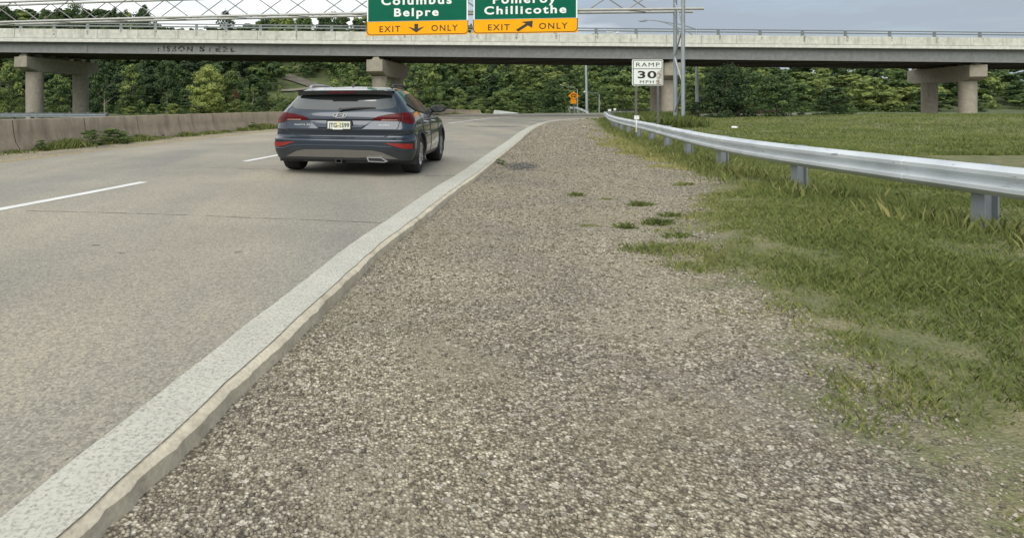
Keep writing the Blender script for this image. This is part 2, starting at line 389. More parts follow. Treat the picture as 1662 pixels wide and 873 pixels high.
def Hill(X, Y):
    X = np.asarray(X, float); Y = np.asarray(Y, float)
    y0 = np.interp(X, [-60, -20, 10, 40], [104, 106, 112, 126]); t = np.clip((Y - y0) / 80, 0, 1); t = t*t*(3-2*t)
    bank = np.clip((X - 26) / 14, 0, 1) * np.clip((62 - Y) / 12, 0, 1) * 0.5
    return t * ridge(X) + t * 1.5*(fbm(X, Y, 0.05) - 0.5) + bank
# ground sheet to the horizon
gx = np.unique(np.concatenate([np.linspace(-3000, -160, 20), np.linspace(-160, 220, 150), np.linspace(220, 3000, 20)]))
gy = np.unique(np.concatenate([np.linspace(-400, 0, 12), np.linspace(0, 240, 120), np.linspace(240, 4000, 24)]))
GX, GY = np.meshgrid(gx, gy); GZ = Hill(GX, GY) - 0.20
V = np.stack([GX.ravel(), GY.ravel(), GZ.ravel()], 1); nx = len(gx)
ii = (np.arange(len(gy)-1)[:, None]*nx + np.arange(nx-1)[None]).ravel()
tag(mesh_np('ground', V, np.stack([ii, ii+1, ii+nx+1, ii+nx], 1), M['ground'], smooth=True), kind='structure')

# road slab
n = 260
a = resample(EL, n); b = resample(ER, n)
mb = MB(); cols = 5
for i in range(n):
    for j in range(cols + 1):
        q = a[i] + (b[i] - a[i]) * j / cols; mb.v.append((q[0], q[1], 0.0))
for i in range(n - 1):
    for j in range(cols):
        k = i*(cols+1) + j; mb.f.append((k, k+1, k+cols+2, k+cols+1))
tag(mb.build('road', M['road']), kind='structure')
mb = MB(); e = resample(ER, 2600); e = offset_path(e, 1.0)*0 + e; nn = offset_path(e, 1.0) - e; e = e + nn*((0.012 + 0.016*(vnoise(e[:, 0]*3, e[:, 1]*3, 1.1) - 0.5) + 0.016*(vnoise(e[:, 0]*9, e[:, 1]*9, 1.3) - 0.5) + 0.016*(vnoise(e[:, 0]*22, e[:, 1]*22, 1.7) - 0.5))[:, None])
mb.sweep([(-0.16, -0.004), (0.012, -0.0045), (0.045, -0.024), (0.058, -0.13), (-0.16, -0.2)], [(p[0], p[1], 0.0) for p in e])
tag(mb.build('kerb', M['slab'], smooth=True), kind='structure')

def strip(name, path, o0, o1, z, mat, jitter=0.0, step=None):
    p = np.array(path, float); B = offset_path(p, o1); mb = MB()
    A = p + (offset_path(p, 1.0) - p)*o0(p[:, 1])[:, None] if callable(o0) else offset_path(p, o0)
    for i in range(len(p)):
        ja = jitter * (fbm(p[i,0]*3, p[i,1]*3, 1.5) - 0.5); jb = jitter * (fbm(p[i,0]*3+9, p[i,1]*3, 1.5) - 0.5)
        t = (B[i] - A[i]); mb.v += [(A[i,0] + t[0]*ja, A[i,1] + t[1]*ja, z), (B[i,0] + t[0]*jb, B[i,1] + t[1]*jb, z)]
    for i in range(len(p) - 1): mb.f.append((2*i, 2*i+1, 2*i+3, 2*i+2))
    return tag(mb.build(name, mat), kind='structure')
strip('edge_line', resample(ER, 900), lambda y: -np.interp(y, [0, 5, 10, 30], [0.235, 0.235, 0.29, 0.36]), 0.012, 0.004, M['white_line'], 0.10)
yl = [p for p in resample(EL, 400)]
strip('yellow_line', yl, 0.08, 0.27, 0.004, M['yellow_line'], 0.1)
LC = [(6.0,-5.25),(7.76,-4.66),(10.5,-3.85),(14.3,-2.90),(16,-2.42),(20.5,-1.1),(30,1.55),(42.6,5.3),(57.4,10.9),(66,14.6),(74,18.2),(82.5,23.5)]
def lane_x(y): return float(cr([q[0] for q in LC], [q[1] for q in LC], y))
for y0, y1, wd in ((6.2, 10.5, 0.17), (14.3, 19.0, 0.17), (24, 29, 0.17), (34, 39, 0.17), (43.5, 84.5, 0.24)):
    strip('lane_line', [(lane_x(y), y) for y in np.linspace(y0, y1, 40)], -wd/2, wd/2, 0.004, M['dash_line'], 0.1)
# transverse joints of the slabs and dark patches
def joint(pts, wd, mat='crack'):
    p = resample([P(x, y, 1320.0/(y-170))[:2] for x, y in pts], 60)
    p[:, 1] += 0.06*(fbm(p[:, 0], p[:, 1], 1.3) - 0.5)
    strip('road_joint', p, -wd/2, wd/2, 0.003, M[mat], 0.6)
joint([(40, 342), (300, 349), (620, 362)], 0.017)
joint([(340, 273), (450, 275)], 0.03); joint([(690, 285.5), (762, 285)], 0.045)
joint([(722, 223), (780, 223.3), (832, 224.5)], 0.12); joint([(860, 201), (880, 201.5)], 0.3)
joint([(755, 205), (800, 206), (848, 205.5)], 0.8, 'stain'); joint([(650, 193), (700, 193.5), (760, 192.5)], 1.5, 'stain')
joint([(380, 410), (392, 409)], 0.06, 'stain'); joint([(150, 398), (162, 398.5)], 0.03); joint([(190, 409.5), (202, 411)], 0.03)

# left shoulder between the yellow line and the barrier
BK = [(-8,-15.4),(5,-12.55),(12,-11.0),(16.9,-10.0),(20.6,-9.15),(26.9,-7.75),(35.7,-5.35),(50,-0.7),(65,4.2),(82,10.0),(86,12.3),(90,16.4)]
def bar_x(y): return float(cr([q[0] for q in BK], [q[1] for q in BK], y))
BP = [(bar_x(y), y) for y in np.linspace(-8, 90, 150)]
A = resample(BP, 150); B = resample([p for p in left_pts() if p[1] < 90.2], 150)
mb = MB()
for i in range(150):
    for j in range(5):
        q = A[i] + (B[i] - A[i]) * j/4 + (np.array((-0.4, 0)) if j == 0 else 0); mb.v.append((q[0], q[1], -0.006 - 0.02*math.sin(j/4*3.14)))
for i in range(149):
    for j in range(4): k = i*5+j; mb.f.append((k, k+1, k+6, k+5))
tag(mb.build('left_shoulder', M['gravel']), kind='structure')

# right verge: gravel running into grass
GB = [(-8, 1.2), (2, 1.9), (4.84, 2.5), (5.3, 2.55), (6.0, 2.95), (7.0, 3.4), (8.9, 4.35), (10.1, 5.3), (11.5, 6.0), (13.9, 6.3), (16.5, 6.6), (18.9, 7.1), (29, 10.9), (40, 14.3), (55, 19.7), (61, 23)]
def grass_in(X, Y):                                 # metres into the grass, negative on gravel
    b_ = np.interp(Y, [q[0] for q in GB], [q[1] for q in GB]); d = (np.asarray(X) - b_)
    return d * np.interp(Y, [0, 8, 30, 60], [1.0, 0.9, 0.55, 0.35])
vy = np.unique(np.concatenate([np.linspace(-8, 1, 30), np.linspace(1, 16, 150), np.linspace(16, 62, 150)])); vu = np.linspace(0, 1, 130)**1.5
ex = np.interp(vy, ER[:, 1], ER[:, 0])
VX = ex[:, None] - 0.5 + vu[None]*np.interp(vy, [0, 20, 60], [26, 55, 75])[:, None]; VY = np.repeat(vy[:, None], len(vu), 1)
gi = grass_in(VX, VY)
def verge_z(X, Y):
    g = grass_in(X, Y); s = np.clip((g + 0.4) / 2.0, 0, 1)
    far = np.clip((np.asarray(Y) - 25) / 30, 0, 1)
    return -0.085*(1 - far) - 0.03*far + s*0.09 + 0.035*(fbm(X, Y, 0.9) - 0.5) + Hill(X, Y)
VZ = verge_z(VX, VY); VZ[:, 0] -= 0.1; VZ[:, -3:] -= np.array((0.05, 0.12, 0.3))
V = np.stack([VX.ravel(), VY.ravel(), VZ.ravel()], 1); nx = len(vu)
ii = (np.arange(len(vy)-1)[:, None]*nx + np.arange(nx-1)[None]).ravel()
tag(mesh_np('verge', V, np.stack([ii, ii+1, ii+nx+1, ii+nx], 1), M['verge'], gi.ravel(), smooth=True), kind='structure')

# blackened remains of old asphalt beside the kerb
ax_, ay_ = np.meshgrid(np.linspace(2.2, 5.0, 40), np.linspace(11.4, 17.0, 60)); az_ = verge_z(ax_, ay_) + 0.008
at_ = np.clip(1.1 - np.hypot((ax_ - 3.5 - 0.28*(ay_ - 14))/1.0, (ay_ - 14.1)/2.2), 0, 1)
m, t, b = newmat('old broken asphalt'); v = coords(t); a = t.nodes.new('ShaderNodeAttribute'); a.attribute_name = 'tint'
f = math_node('MULTIPLY', a.outputs['Fac'], noise(t, 3.6, 8, v, 0.8), t); f = ramp(t, f, [(0.33, (0, 0, 0)), (0.47, (0.85,)*3)])
b.inputs['Base Color'].default_value = (0.075, 0.073, 0.07, 1); b.inputs['Roughness'].default_value = 0.8; bump(t, b, noise(t, 30, 4, v), 0.8, 0.02)
tr = t.nodes.new('ShaderNodeBsdfTransparent'); mix = t.nodes.new('ShaderNodeMixShader')
t.links.new(f, mix.inputs[0]); t.links.new(tr.outputs[0], mix.inputs[1]); t.links.new(b.outputs[0], mix.inputs[2]); t.links.new(mix.outputs[0], t.nodes['Material Output'].inputs[0])
ii = (np.arange(59)[:, None]*40 + np.arange(39)[None]).ravel()
tag(mesh_np('asphalt_patch', np.stack([ax_.ravel(), ay_.ravel(), az_.ravel()], 1), np.stack([ii, ii+1, ii+41, ii+40], 1), m, at_.ravel(), smooth=True), kind='structure')

# dirt road climbing the hill
def drape(px): 
    res = []
    for x, y in px:
        best = min(np.linspace(105, 190, 400), key=lambda d: abs((Hill((x-HX)*d/F, d) - 0.1 - EYE)/d*F - (HY - y)))
        res.append(((x-HX)*best/F, best))
    return res
def path(name, px, wd):
    p = resample(drape(px), 40); A = offset_path(p, -wd/2); B = offset_path(p, wd/2); mb = MB()
    for i in range(40):
        for j in range(5):
            q = A[i] + (B[i]-A[i])*j/4; mb.v.append((q[0], q[1], float(Hill(q[0], q[1])) + 0.12))
    for i in range(39):
        for j in range(4): k = i*5+j; mb.f.append((k, k+1, k+6, k+5))
    tag(mb.build(name, M['path'], smooth=True), kind='structure')
path('hill_path', [(464, 126), (478, 129.5), (496, 135.5), (514, 142), (535, 150)], 3.2)
M['path'] = plain('paler dirt track', (0.22, 0.20, 0.16), 0.95, 0, 0.25, 0.5)
path('hill_path', [(514, 143), (492, 146), (470, 148), (452, 149)], 1.3)

# ------------------------------------------------------------------ overpass
def by(X): return 63 + 0.08*X                       # near face of the bridge
XA, XB = -62.0, 100.0
BX = np.linspace(XA, XB, 60)
def depth(X): return float(np.interp(X, [-40, 40], [9.5, 12.5]))
bo = np.array((0, by(0), 0.0))
bridge = empty('overpass_bridge', tuple(bo), 0, 'long grey road bridge on concrete piers crossing over the highway', 'bridge')
def run(prof_fn, xs=BX):                            # closed profile per station: list of (y, z)
    mb = MB(); pr = [prof_fn(x) for x in xs]; n = len(pr[0])
    for x, p in zip(xs, pr): mb.v += [(x, y, z) for y, z in p]
    for i in range(len(xs) - 1):
        for j in range(n): a = i*n+j; b = i*n+(j+1) % n; mb.f.append((a, b, b+n, a+n))
    mb.f.append(tuple(range(n))); mb.f.append(tuple((len(xs)-1)*n + j for j in range(n))[::-1]); return mb
def gz(X): return 6.30 - 0.004*X
run(lambda x: [(by(x)-0.10, 7.47), (by(x)-0.10, 7.77), (by(x)+0.07, 7.775), (by(x)+0.07, 7.858), (by(x)+depth(x), 7.858), (by(x)+depth(x), 7.45), (by(x)+depth(x)-1.0, 7.44), (by(x)+1.0, 7.44)]).build('deck', M['deck_edge'], bridge, bo)
mb = MB()
seg = np.arange(XA, XB, 3.9)
for x0 in seg:                                      # cast parapet lengths with open joints
    x1 = min(x0 + 3.86, XB); k = MB()
    for y_, z0, z1 in ((0, 7.86, 8.05), (0.0, 8.05, 8.75)):
        o_ = 0.0 if z0 < 8 else 0.025
        mb.add([(x0, by(x0)+o_, z0), (x1, by(x1)+o_, z0), (x1, by(x1)+0.4, z0), (x0, by(x0)+0.4, z0), (x0, by(x0)+o_, z1), (x1, by(x1)+o_, z1), (x1, by(x1)+0.4-o_*4, z1), (x0, by(x0)+0.4-o_*4, z1)],
               [(0,3,2,1),(4,5,6,7),(0,1,5,4),(1,2,6,5),(2,3,7,6),(3,0,4,7)])
mb.build('parapet', M['parapet'], bridge, bo)
run(lambda x: [(by(x)+depth(x)-0.35, 7.862), (by(x)+depth(x)-0.3, 8.6), (by(x)+depth(x), 8.6), (by(x)+depth(x), 7.862)]).build('parapet', M['parapet'], bridge, bo)
for i in range(6):                                  # plate girders
    fr = i / 5
    def prof(x, fr=fr):
        y = by(x) + 0.55 + fr*(depth(x) - 1.1); zb = gz(x)
        return [(y-0.25, zb), (y-0.25, zb+0.05), (y-0.02, zb+0.06), (y-0.02, 7.36), (y-0.25, 7.37), (y-0.25, 7.435), (y+0.25, 7.435), (y+0.25, 7.37), (y+0.02, 7.36), (y+0.02, zb+0.06), (y+0.25, zb+0.05), (y+0.25, zb)]
    run(prof).build('girder', M['girder'] if i == 0 else M['brown_girder'], bridge, bo)
for x in np.arange(XA+2, XB, 7.5):                  # cross frames
    mb = MB(); mb.box(x-0.08, x+0.08, by(x)+0.6, by(x)+depth(x)-0.6, 6.55, 6.75); mb.box(x-0.08, x+0.08, by(x)+0.6, by(x)+depth(x)-0.6, 7.1, 7.3); mb.bar((x, by(x)+0.7, 6.65), (x, by(x)+depth(x)-0.7, 7.2), 0.1, 0.1); mb.build('cross_frame', M['brown_girder'], bridge, bo)
for px in (145, 530, 1022, 1320): x = (px-HX)*0.0625; MB().box(x-0.35, x+0.35, by(x)+0.50, by(x)+0.528, gz(x)+0.09, 7.33).build('splice_plate', M['girder'], bridge, bo)
xa, xb = (250-HX)*0.0612, (432-HX)*0.0622
mb = MB(); y_ = 0.524
mb.add([(xa, by(xa)+y_, gz(xa)+0.08), (xb, by(xb)+y_, gz(xb)+0.08), (xb, by(xb)+y_, 7.34), (xa, by(xa)+y_, 7.34)], [(0, 1, 2, 3)])
mb.build('paint_patch', M['patch'], bridge, bo)
for wd_, xa_, xb_ in (('LISBON', 254, 311), ('STEEL', 321, 380)):
    mb = MB(); text_to(mb, wd_, (xa_-HX)*0.0615, (xb_-HX)*0.0617, 6.66, 0.5, 0, 0.01, 0.035, 1.35)
    mb.v = [(x, by(x) + 0.518 + y, z) for x, y, z in mb.v]; mb.build('stencil_lettering', M['worn_letter'], bridge, bo)
for z, h in ((9.36, 0.11), (9.09, 0.13)):
    mb = MB(); mb.bar((XA, by(XA)+0.22, z), (XB, by(XB)+0.22, z), 0.10, h); mb.build('railing_bar', M['rail_steel'], bridge, bo)
    mb = MB(); mb.bar((XA, by(XA)+depth(XA)-0.2, z-0.12), (XB, by(XB)+depth(XB)-0.2, z-0.12), 0.08, h*0.8); mb.build('railing_bar', M['rail_steel'], bridge, bo)
pxs = [-133, -78, -23, 31.7, 86, 140.5, 195, 251, 318, 366, 422, 480, 538, 596, 655, 714, 774, 837, 902, 969, 1034, 1101, 1168, 1236, 1305, 1375, 1447, 1520, 1594]
for i, px in enumerate(pxs):
    u = (px-HX)/F; x = u*63/(1-0.08*u); x = x + 0.0; y = by(x) + 0.2
    mb = MB(); mb.prism([(-0.17, 0), (0.17, 0), (0.13, 0.3), (0.13, 0.66), (-0.13, 0.66), (-0.13, 0.3)], -0.02, 0.12)
    mb.v = [(a+x, b_+y, c+8.751) for a, b_, c in mb.v]; mb.build('railing_post', M['rail_steel'], bridge, bo)
M['runoff'] = worn_paint('dark runoff stain', (0.20, 0.19, 0.15), 0.46, 0.66, 5)
for i, px in enumerate(pxs):
    u = (px-HX)/F; x = u*63/(1-0.08*u); wd_ = 0.14 + 0.12*((i*37) % 10)/10; zl_ = 8.06 + 0.25*((i*53) % 10)/10
    MB().add([(x-wd_*.7, by(x)+0.0205, zl_), (x+wd_*.7, by(x)+0.0205, zl_), (x+wd_, by(x)+0.0205, 8.745), (x-wd_, by(x)+0.0205, 8.745)], [(0, 1, 2, 3)]).build('runoff_stain', M['runoff'], bridge, bo)
def pier(xn, yn, xf, yf, z0, z1, wd, cols, rad):
    ax = np.array((xf-xn, yf-yn)); ln = np.hypot(*ax); t = ax/ln; r = np.array((t[1], -t[0]))
    def W(s, side, z): q = np.array((xn, yn)) + t*s + r*side; return (q[0], q[1], z)
    mb = MB(); prof = [(0, z1), (0, z0), (1.6, z0-0.42), (ln-1.6, z0-0.42), (ln, z0), (ln, z1)]; k = len(prof)
    for sd in (-wd/2, wd/2): mb.v += [W(s, sd, z) for s, z in prof]
    mb.f = [tuple(range(k)), tuple(range(k, 2*k))[::-1]] + [(i, k+i, k+(i+1) % k, (i+1) % k) for i in range(k)]
    cap = mb.build('pier_cap', M['pier'], bridge, bo, bevel=0.03)
    for s in cols:
        p = W(s, 0, 0); mb = MB().tube([(p[0], p[1], -0.4), (p[0], p[1], z0-0.418)], rad, 24); mb.build('column', M['pier'], cap, bo, smooth=True)
    for s in np.linspace(0.55, ln-0.6, 6):
        p = W(s, 0, z1); q = []
        zt = gz(p[0]) - 0.004
        mb = MB(); mb.add([(p[0]-.42, p[1]-.4, z1+.002), (p[0]+.42, p[1]-.4, z1+.002), (p[0]+.42, p[1]+.4, z1+.002), (p[0]-.42, p[1]+.4, z1+.002), (p[0]-.2, p[1]-.22, zt), (p[0]+.2, p[1]-.22, zt), (p[0]+.2, p[1]+.22, zt), (p[0]-.2, p[1]+.22, zt)],
               [(0,3,2,1),(4,5,6,7),(0,1,5,4),(1,2,6,5),(2,3,7,6),(3,0,4,7)])
        mb.build('bearing', M['pier'], cap, bo)
pier(-34.45, 60.75, -31.75, 70.6, 5.02, 6.04, 1.55, (1.8, 8.3), 0.82)
pier(0.48, 63.2, 3.75, 73.8, 4.72, 5.94, 1.72, (1.9, 8.9), 0.82)
pier(32.6, 66.3, 36.2, 78.5, 4.45, 5.83, 1.62, (2.0, 9.8), 0.82)
pier(68.5, 69.3, 72.5, 82.0, 4.45, 5.8, 1.62, (2.0, 9.8), 0.82)

# ------------------------------------------------------------------ sign gantry
GA = -0.133
def gy_(X): return 42.72 + GA*X
go = np.array((20.9, 40.3, 0.0))
gan = empty('sign_gantry', tuple(go), 0, 'grey tubular overhead truss gantry carrying the two green signs', 'gantry')
XL, XR = -49.0, 21.6
def camber(X): return 7.5 + 0.16*max(0.0, 1 - ((X + 3) / 26)**2)
gxs = np.linspace(XL, XR, 24)
for dy, dz in ((0, 0), (1.35, 0), (0, 1.5), (1.35, 1.5)):
    MB().tube([(x, gy_(x)+dy, camber(x)+dz) for x in gxs], 0.09, 10).build('chord', M['tube'], gan, go, smooth=True)
per = 4.6
for dy, ph in ((0, 1.15), (1.35, 1.15 + per/2)):
    x = XL + 0.3 + ph - per
    while x < XR:
        for x0, z0, x1, z1 in ((x, 0, x+per/2, 1), (x+per/2+0.06, 1, x+per, 0)):
            if x0 < XL or x1 > XR - 0.4: continue
            MB().tube([(x0+0.12*(1-z0), gy_(x0)+dy, camber(x0)+1.5*z0), (x1-0.12*(1-z1), gy_(x1)+dy, camber(x1)+1.5*z1)], 0.036, 8).build('diagonal', M['diag'], gan, go, smooth=True)
        x += per
for x in np.arange(XL+1, XR, per):                  # struts between near and far truss
    mb = MB().tube([(x, gy_(x), camber(x)), (x+per/2, gy_(x+per/2)+1.35, camber(x+per/2))], 0.032, 8)
    if x + per/2 < XR: mb.build('strut', M['diag'], gan, go, smooth=True)
for X0, mk in ((20.35, 1), (-47.6, 0)):
    for dy in (0, 1.35):
        MB().tube([(X0 + (0.16 if dy else 0), gy_(X0)+dy-0.0, 0.12), (X0 + (0.16 if dy else 0), gy_(X0)+dy, 9.3)], 0.125, 14).build('upright', M['galv_dull'], gan, go, smooth=True)
        mb = MB(); mb.box(X0-0.5, X0+0.7, gy_(X0)+dy-0.45, gy_(X0)+dy+0.45, -0.15, 0.11); mb.build('footing', M['pier'], gan, go)
    zs = [0.7, 2.6, 4.5, 6.4, 8.2]
    for i in range(4):
        a, b_ = (0, 1.35) if i % 2 else (1.35, 0)
        MB().tube([(X0+0.12*(a > 0), gy_(X0)+a, zs[i]), (X0+0.12*(b_ > 0), gy_(X0)+b_, zs[i+1])], 0.05, 8).build('brace', M['galv'], gan, go, smooth=True)

# ------------------------------------------------------------------ overhead signs
def overhead(x0, x1, zb, label, words, arrow):
    """words: (text, px left, px right, px baseline, px cap height); pixel values are only sizes on the panel"""
    gyc = gy_((x0+x1)/2) - 0.55; Wd = (x1 - x0) * math.hypot(1, GA) ; h = Wd/2
    root = empty('highway_sign', ((x0+x1)/2, gyc, zb), math.atan(GA), label, 'road sign', 'overhead exit signs')
    MB().box(-h+0.02, h-0.02, 0, 0.05, 0.92, 3.55).build('green_panel', M['green'], root)
    mb = MB(); ring(mb, rrect(-h+0.02, h-0.02, 0.925, 3.54, 0.03), rrect(-h+0.10, h-0.10, 0.94, 3.46, 0.03), -0.004, 0.01)
    mb.build('white_border', M['white_letter'], root)
    yp = MB().box(-h, h, -0.004, 0.05, -0.03, 0.915).build('yellow_panel', M['yellow'], root)
    mb = MB(); ring(mb, rrect(-h-0.012, h+0.012, 0.012, 1.4, 0.30), rrect(-h+0.035, h-0.035, 0.058, 1.4-.05, 0.26), -0.012, 0.0)
    mb.v = [(a, b, min(c, 0.915)) for a, b, c in mb.v]
    mb.build('dark_border', M['brown_letter'], yp)
    for t, a, b, z, cap in words:
        yel = z < 0.9
        mb = MB(); text_to(mb, t, a - h, b - h, z, cap, -0.005 if yel else -0.001, 0.008, 0.012 if yel else 0.028, 1.25)
        mb.build('lettering', M['brown_letter'] if yel else M['white_letter'], root)
    mb = MB(); mb.prism([(a - h, b) for a, b in arrow], -0.013, -0.005); mb.build('arrow', M['black_letter'], root)
    for sx in (-0.6, 0.0, 0.6):
        MB().box(sx*h-0.06, sx*h+0.06, 0.051, 0.20, 0.1, 3.5).build('hanger_beam', M['tube'], root)
        MB().box(sx*h-0.04, sx*h+0.04, 0.201, 0.50, 1.42, 1.5).build('hanger_clamp', M['tube'], root)
s = 0.0418
overhead(-0.2, 6.60, 6.04, 'green exit sign reading Columbus Belpre above a yellow band with down arrow', 
    [('Columbus', 24*s, 138*s, 49.5*s, 13*s), ('Belpre', 45*s, 117*s, 30.5*s, 12.2*s), ('EXIT', 21*s, 55*s, 5.2*s, 9.4*s), ('ONLY', 105.5*s, 147.5*s, 5.6*s, 9.4*s)],
    [(81*s, 3.6*s), (94.5*s, 13*s), (87*s, 11.2*s), (84*s, 9.8*s), (84*s, 17.6*s), (78*s, 17.6*s), (78*s, 9.8*s), (75*s, 11.2*s), (67.5*s, 13*s)])
s = 0.0405
overhead(6.93, 13.62, 6.06, 'green exit sign reading Pomeroy Chillicothe above a yellow band with slanting arrow',
    [('Pomeroy', 32*s, 133*s, 49*s, 13*s), ('Chillicothe', 18*s, 149*s, 31.5*s, 12.2*s), ('EXIT', 24*s, 59*s, 5*s, 9.4*s), ('ONLY', 106*s, 151*s, 6*s, 9.4*s)],
    [(69*s, 5.2*s), (73*s, 2.2*s), (88*s, 12*s), (95*s, 8*s), (96*s, 19.5*s), (77.5*s, 17.8*s), (85*s, 15.2*s)])

# ------------------------------------------------------------------ ramp speed sign
rs = empty('speed_sign', tuple(P(1051, 0, 30)[:2]) + (0.0,), 0, 'weathered white ramp sign reading 30 mph on two thin posts', 'road sign')
s = 0.03; Z = lambda y: EYE + (HY - y)*s; X = lambda x: (x - 1051)*s
MB().prism(rrect(X(1026), X(1076.3), Z(139.2), Z(97), 0.07), 0, 0.02).build('sign_panel', M['white_sheet'], rs)
mb = MB(); ring(mb, rrect(X(1027.2), X(1075.1), Z(138.3), Z(98), 0.06), rrect(X(1028.2), X(1074.1), Z(137.4), Z(98.9), 0.05), -0.006, -0.001)
mb.box(X(1028), X(1074.4), -0.0055, -0.001, Z(112.6), Z(111.7)); mb.build('sign_border', M['black_letter'], rs)
mb = MB(); text_to(mb, 'RAMP', X(1032.5), X(1070.5), Z(108.6), 6.4*s, -0.001, 0.005, 0.0, 1.2); text_to(mb, '30', X(1035), X(1065.5), Z(127.2), 11*s, -0.001, 0.005, 0.025, 1.1)
text_to(mb, 'MPH', X(1038.5), X(1061), Z(135.8), 4.8*s, -0.001, 0.005, 0.0, 1.25); mb.build('lettering', M['black_letter'], rs)
for k_ in ('green', 'yellow', 'orange_sheet', 'white_sheet'): M[k_].node_tree.nodes['Principled BSDF'].inputs['Specular IOR Level'].default_value = 0.12
M['rust'] = worn_paint('rust stain', (0.30, 0.17, 0.10), 0.42, 0.62, 7)
MB().add([(X(1064), -0.0035, Z(137)), (X(1073), -0.0035, Z(137)), (X(1073.5), -0.0035, Z(114)), (X(1067), -0.0035, Z(116))], [(0, 1, 2, 3)]).build('rust_stain', M['rust'], rs)
for px in (1033, 1068.5):
    MB().prism([(X(px)-0.05, -0.1), (X(px)+0.05, -0.1), (X(px)+0.05, Z(98)), (X(px)-0.05, Z(98))], 0.021, 0.07).build('post', M['post_steel'], rs)

# ------------------------------------------------------------------ guardrails
WB = [(0.00, 0.39), (-0.035, 0.40), (-0.085, 0.45), (-0.085, 0.49), (-0.02, 0.535), (-0.02, 0.56), (-0.085, 0.605), (-0.085, 0.65), (-0.035, 0.695), (0.0, 0.705),
      (0.006, 0.70), (-0.03, 0.685), (-0.078, 0.645), (-0.078, 0.61), (-0.013, 0.565), (-0.013, 0.53), (-0.078, 0.485), (-0.078, 0.455), (-0.03, 0.405), (0.006, 0.395)]
def wearsteel():
    m, t, b = newmat('scuffed galvanised rail'); v = coords(t, (1, 1, 1))
    c = ramp(t, noise(t, 1.5, 6, v), [(0.3, (0.55, 0.59, 0.62)), (0.7, (0.74, 0.78, 0.81))])
    sc_ = ramp(t, noise(t, 5.5, 6, coords(t, (1, 0.5, 3)), 0.7), [(0.62, (0, 0, 0)), (0.70, (0.8,)*3)])
    t.links.new(mixc(t, sc_, c, (0.17, 0.16, 0.14)), b.inputs['Base Color']); b.inputs['Roughness'].default_value = 0.45; b.inputs['Metallic'].default_value = 0.35; return m
M['rail'] = wearsteel()
GK = [(-8, 6.6), (0, 6.3), (4, 6.3), (7, 6.38), (9.5, 6.5), (11.3, 6.76), (12.76, 7.08), (16, 8.0), (21.3, 9.6), (26.7, 11.1), (31, 12.4), (37, 14.4), (46, 17.7), (53, 20.2)]
gp = [(float(cr([q[0] for q in GK], [q[1] for q in GK], y)), float(y)) for y in np.linspace(-8, 53, 120)] + [(21.4, 55.4), (23.0, 57.2), (25.4, 58.6)]
g0 = np.array((6.3, 4.0, 0.0))
gr = empty('guardrail', tuple(g0), 0, 'long scuffed silver guardrail curving along the grass verge', 'guardrail')
MB().sweep(WB, [(p[0], p[1], 0.0) for p in resample(gp, 260)]).build('rail_beam', M['rail'], gr, g0, smooth=True)
gpa = np.array(gp); gd = np.r_[0, np.cumsum(np.hypot(*np.diff(gpa, axis=0).T))]
s0 = np.interp(12.6, gpa[:, 1], gd); sp_ = 3.05
for k in range(-6, 26):
    s_ = s0 + sp_*k
    if s_ < 0 or s_ > gd[-1]: continue
    x = np.interp(s_, gd, gpa[:, 0]); y = np.interp(s_, gd, gpa[:, 1])
    mb = MB(); mb.box(x+0.012, x+0.10, y-0.07, y+0.07, 0.42, 0.66)      # block
    mb.prism([(x+0.101, -0.4), (x+0.119, -0.4), (x+0.119, 0.69), (x+0.101, 0.69)], y-0.075, y+0.075)
    mb.prism([(x+0.12, -0.4), (x+0.24, -0.4), (x+0.24, 0.69), (x+0.12, 0.69)], y-0.012, y+0.012)
    mb.prism([(x+0.241, -0.4), (x+0.258, -0.4), (x+0.258, 0.69), (x+0.241, 0.69)], y-0.075, y+0.075)
    mb.build('post', M['galv_dull'], gr, g0)
for k in range(9):                                  # lapped joints of the rail
    sa_ = s0 - 14.5 + 3.05*2*k*0.75; q = [(float(np.interp(u, gd, gpa[:, 0])), float(np.interp(u, gd, gpa[:, 1]))) for u in np.linspace(sa_, sa_ + 0.34, 5)]
    MB().sweep([(a - 0.007, b_ + 0.002*(b_ - .55)) for a, b_ in WB[:10]] + [(a - 0.003, b_) for a, b_ in WB[10:]], [(x, y, 0.0) for x, y in q]).build('splice', M['rail'], gr, g0, smooth=True)
for px, py, d, sz in ((1033.5, 191, 22.8, 0.09), (989.5, 179.5, 57.0, 0.14), (998, 177.8, 58.6, 0.12)):
    q = P(px, py, d); MB().box(q[0]-sz, q[0]+sz, q[1], q[1]+0.02, q[2]-sz*0.8, q[2]+sz*0.8).box(q[0]-0.02, q[0]+0.02, q[1]+0.021, q[1]+0.05, 0.3, q[2]).build('marker_plate', M['white_paint'], gr, g0)

l0 = np.array((-24.0, 48.5, 0.1))
gl = empty('guardrail', tuple(l0), 0, 'dark grey guardrail ending behind the concrete barrier below the left pier', 'guardrail')
lp = [(-60, 55), (-45, 51.5), (-34, 49.3), (-28, 48.2), (-24, 47.6), (-20, 46.6)]
M['rail_dark'] = plain('dull grey guardrail', (0.27, 0.30, 0.32), 0.5, 0.3)
MB().sweep(WB, [(p[0], p[1], -0.03) for p in resample(lp, 60)]).build('rail_beam', M['rail_dark'], gl, l0, smooth=True)
for q in resample(lp, 26): MB().box(q[0]-0.1, q[0]+0.1, q[1]+0.13, q[1]+0.33, -0.4, 0.74).build('post', M['post_steel'], gl, l0)
f0 = np.array((34.0, 97.0, 0.0))
gf = empty('guardrail', tuple(f0), 0, 'short pale guardrail bending down to the ground beside the yellow warning sign', 'guardrail')
fp = [P(925, 0, 97)[:2], P(935, 0, 96.5)[:2], P(944, 0, 95.8)[:2], P(955, 0, 95)[:2]]
